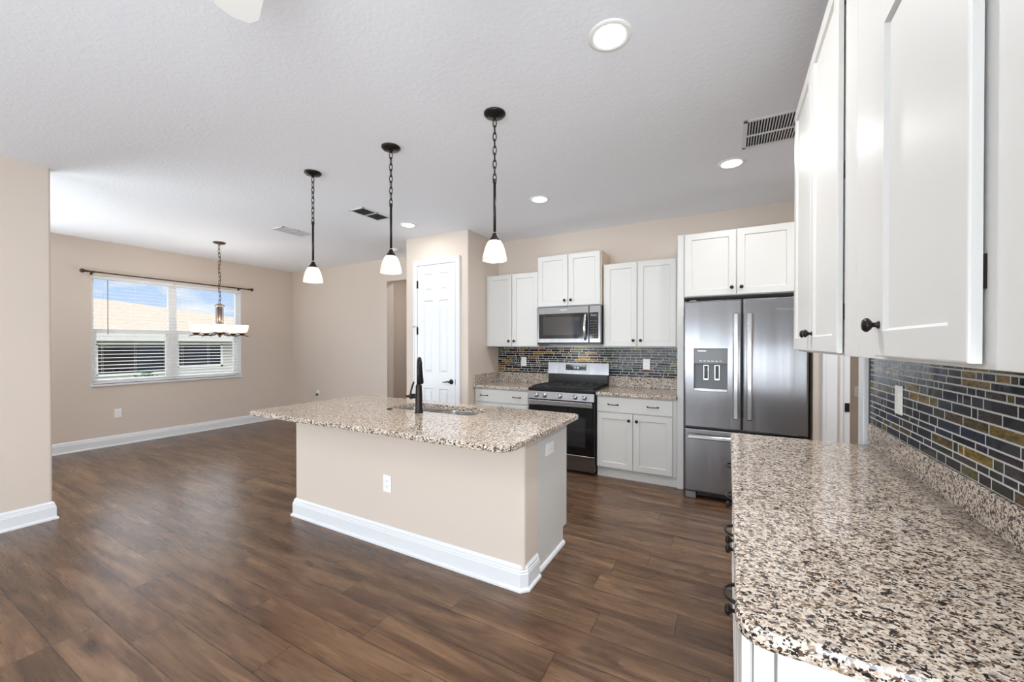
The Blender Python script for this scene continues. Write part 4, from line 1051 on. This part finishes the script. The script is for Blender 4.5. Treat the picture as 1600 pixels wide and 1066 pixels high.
def ceiling_fan():
    hx, hy, z = -.85, .42, 2.50
    t = thing('ceiling_fan', 'white ceiling fan with one blade tip showing at the top edge', 'ceiling fan', (hx, hy, CEIL))
    m = MB(); m.lathe([(.07, 0), (.07, -.02), (.03, -.05)], (hx, hy, CEIL), (0, 0, 1), 24); m.build('canopy', M['plastic'], t)
    m = MB(); m.cyl((hx, hy, z + .08), (hx, hy, CEIL - .04), .013, 12); m.build('downrod', M['plastic'], t)
    m = MB(); m.lathe([(.03, .10), (.09, .08), (.105, .05), (.10, -.02), (.06, -.05), (.001, -.055)], (hx, hy, z), (0, 0, 1), 28); m.build('motor', M['plastic'], t)
    a0 = math.atan2(.29, -.5855)
    for k in range(4):
        a = a0 + PI / 2 * k; c, s_ = math.cos(a), math.sin(a); L = .655
        out = [(.15, -.045), (.35, -.068), (.50, -.078), (.60, -.070), (.640, -.045), (L, 0), (.640, .045), (.60, .070), (.50, .078), (.35, .068), (.15, .045)]
        rings = []
        for dz in (0, .006): rings.append([(hx + r * c - w * s_, hy + r * s_ + w * c, z + dz + w * .2) for r, w in out])
        m = MB(); m.loft(rings, True, True); m.build('blade', M['fanblade'], t)
        m = MB(); m.box((-.02, -.02, 0), (.02, .02, .01)); q = MB(); q.tube([(hx + .09 * c, hy + .09 * s_, z), (hx + .2 * c, hy + .2 * s_, z + .012)], .012, 8); q.build('blade_bracket', M['plastic'], t)
M['fanblade'] = simple('white_fan_blade', lin(238, 237, 234), 0.4)
ceiling_fan()

# ------------------------------------------------------------------ outside the window
struct(MB().box((-60, -40, -.55), (-7.85, 60, -.35)).build('ground', M['grass']))
def house():
    t = thing('neighbor_house', 'white neighbouring house with tan roof and dark windows, outside the window', 'house', (-15, 5, -.35))
    X = -12.5
    m = MB(); m.box((-24, -4, -.35), (X, 10, 1.72)); m.build('wall', M['stucco'], t)
    m = MB(); y0, y1 = -4.6, 13.6; e = 1.74; xr, xb = -18.5, -25
    xe = X + .5
    vs = [(xe, y0, e), (xe, y1, e), (xb, y1, e), (xb, y0, e), (xr, 2.6, 4.05), (xr, 5.0, 3.35), (xe, y0, e - .06), (xe, y1, e - .06), (xb, y1, e - .06), (xb, y0, e - .06)]
    vs[4] = (xr, 0.0, 2.95); vs[5] = (xr, 5.15, 2.95); vs[1] = (xe, 10.5, e); vs[2] = (xb, 10.5, e); vs[7] = (xe, 10.5, e - .06); vs[8] = (xb, 10.5, e - .06)
    m.add(vs, [(0, 1, 5, 4), (1, 2, 5), (2, 3, 4, 5), (3, 0, 4), (9, 8, 7, 6), (0, 6, 7, 1), (1, 7, 8, 2), (2, 8, 9, 3), (3, 9, 6, 0)]); m.build('roof', M['roof'], t)
    m = MB(); m.box((xe, y0, 1.50), (xe + .04, 10.5, 1.72)); m.build('fascia', M['stucco'], t)
    for (a, b, z0, z1) in ((3.36, 4.60, .74, 1.40), (4.86, 5.82, .86, 1.40)):
        f = MB(); k = .05
        for q in ((a - k, z0 - k, a, z1 + k), (b, z0 - k, b + k, z1 + k), (a - k, z0 - k, b + k, z0), (a - k, z1, b + k, z1 + k)): f.box((X - .01, q[0], q[1]), (X + .04, q[2], q[3]))
        w = f.build('window', M['vinyl'], t)
        MB().box((X - .02, a, z0), (X + .012, b, z1)).build('pane', M['bglass'], w)
house()
def shrub():
    rnd = random.Random(4); m = MB()
    for k in range(260):
        a = rnd.uniform(0, 2 * PI); r = rnd.uniform(0, .3); z = rnd.uniform(.0, 1.12); c = Vector((-11.7 + r * math.cos(a) * (1.2 - z * .5), 3.95 + r * math.sin(a) * (1.2 - z * .5), z - .35 + .0))
        d = Vector((rnd.uniform(-1, 1), rnd.uniform(-1, 1), rnd.uniform(.1, 1))).normalized() * .09; s_ = d.cross(Vector((rnd.uniform(-1, 1), rnd.uniform(-1, 1), .3))).normalized() * .03
        m.add([c, c + d * .5 + s_, c + d, c + d * .5 - s_], [(0, 1, 2, 3)])
    tag(m.build('shrub', M['leaf']), 'small green shrub outside, before the neighbouring house', 'shrub')
shrub()
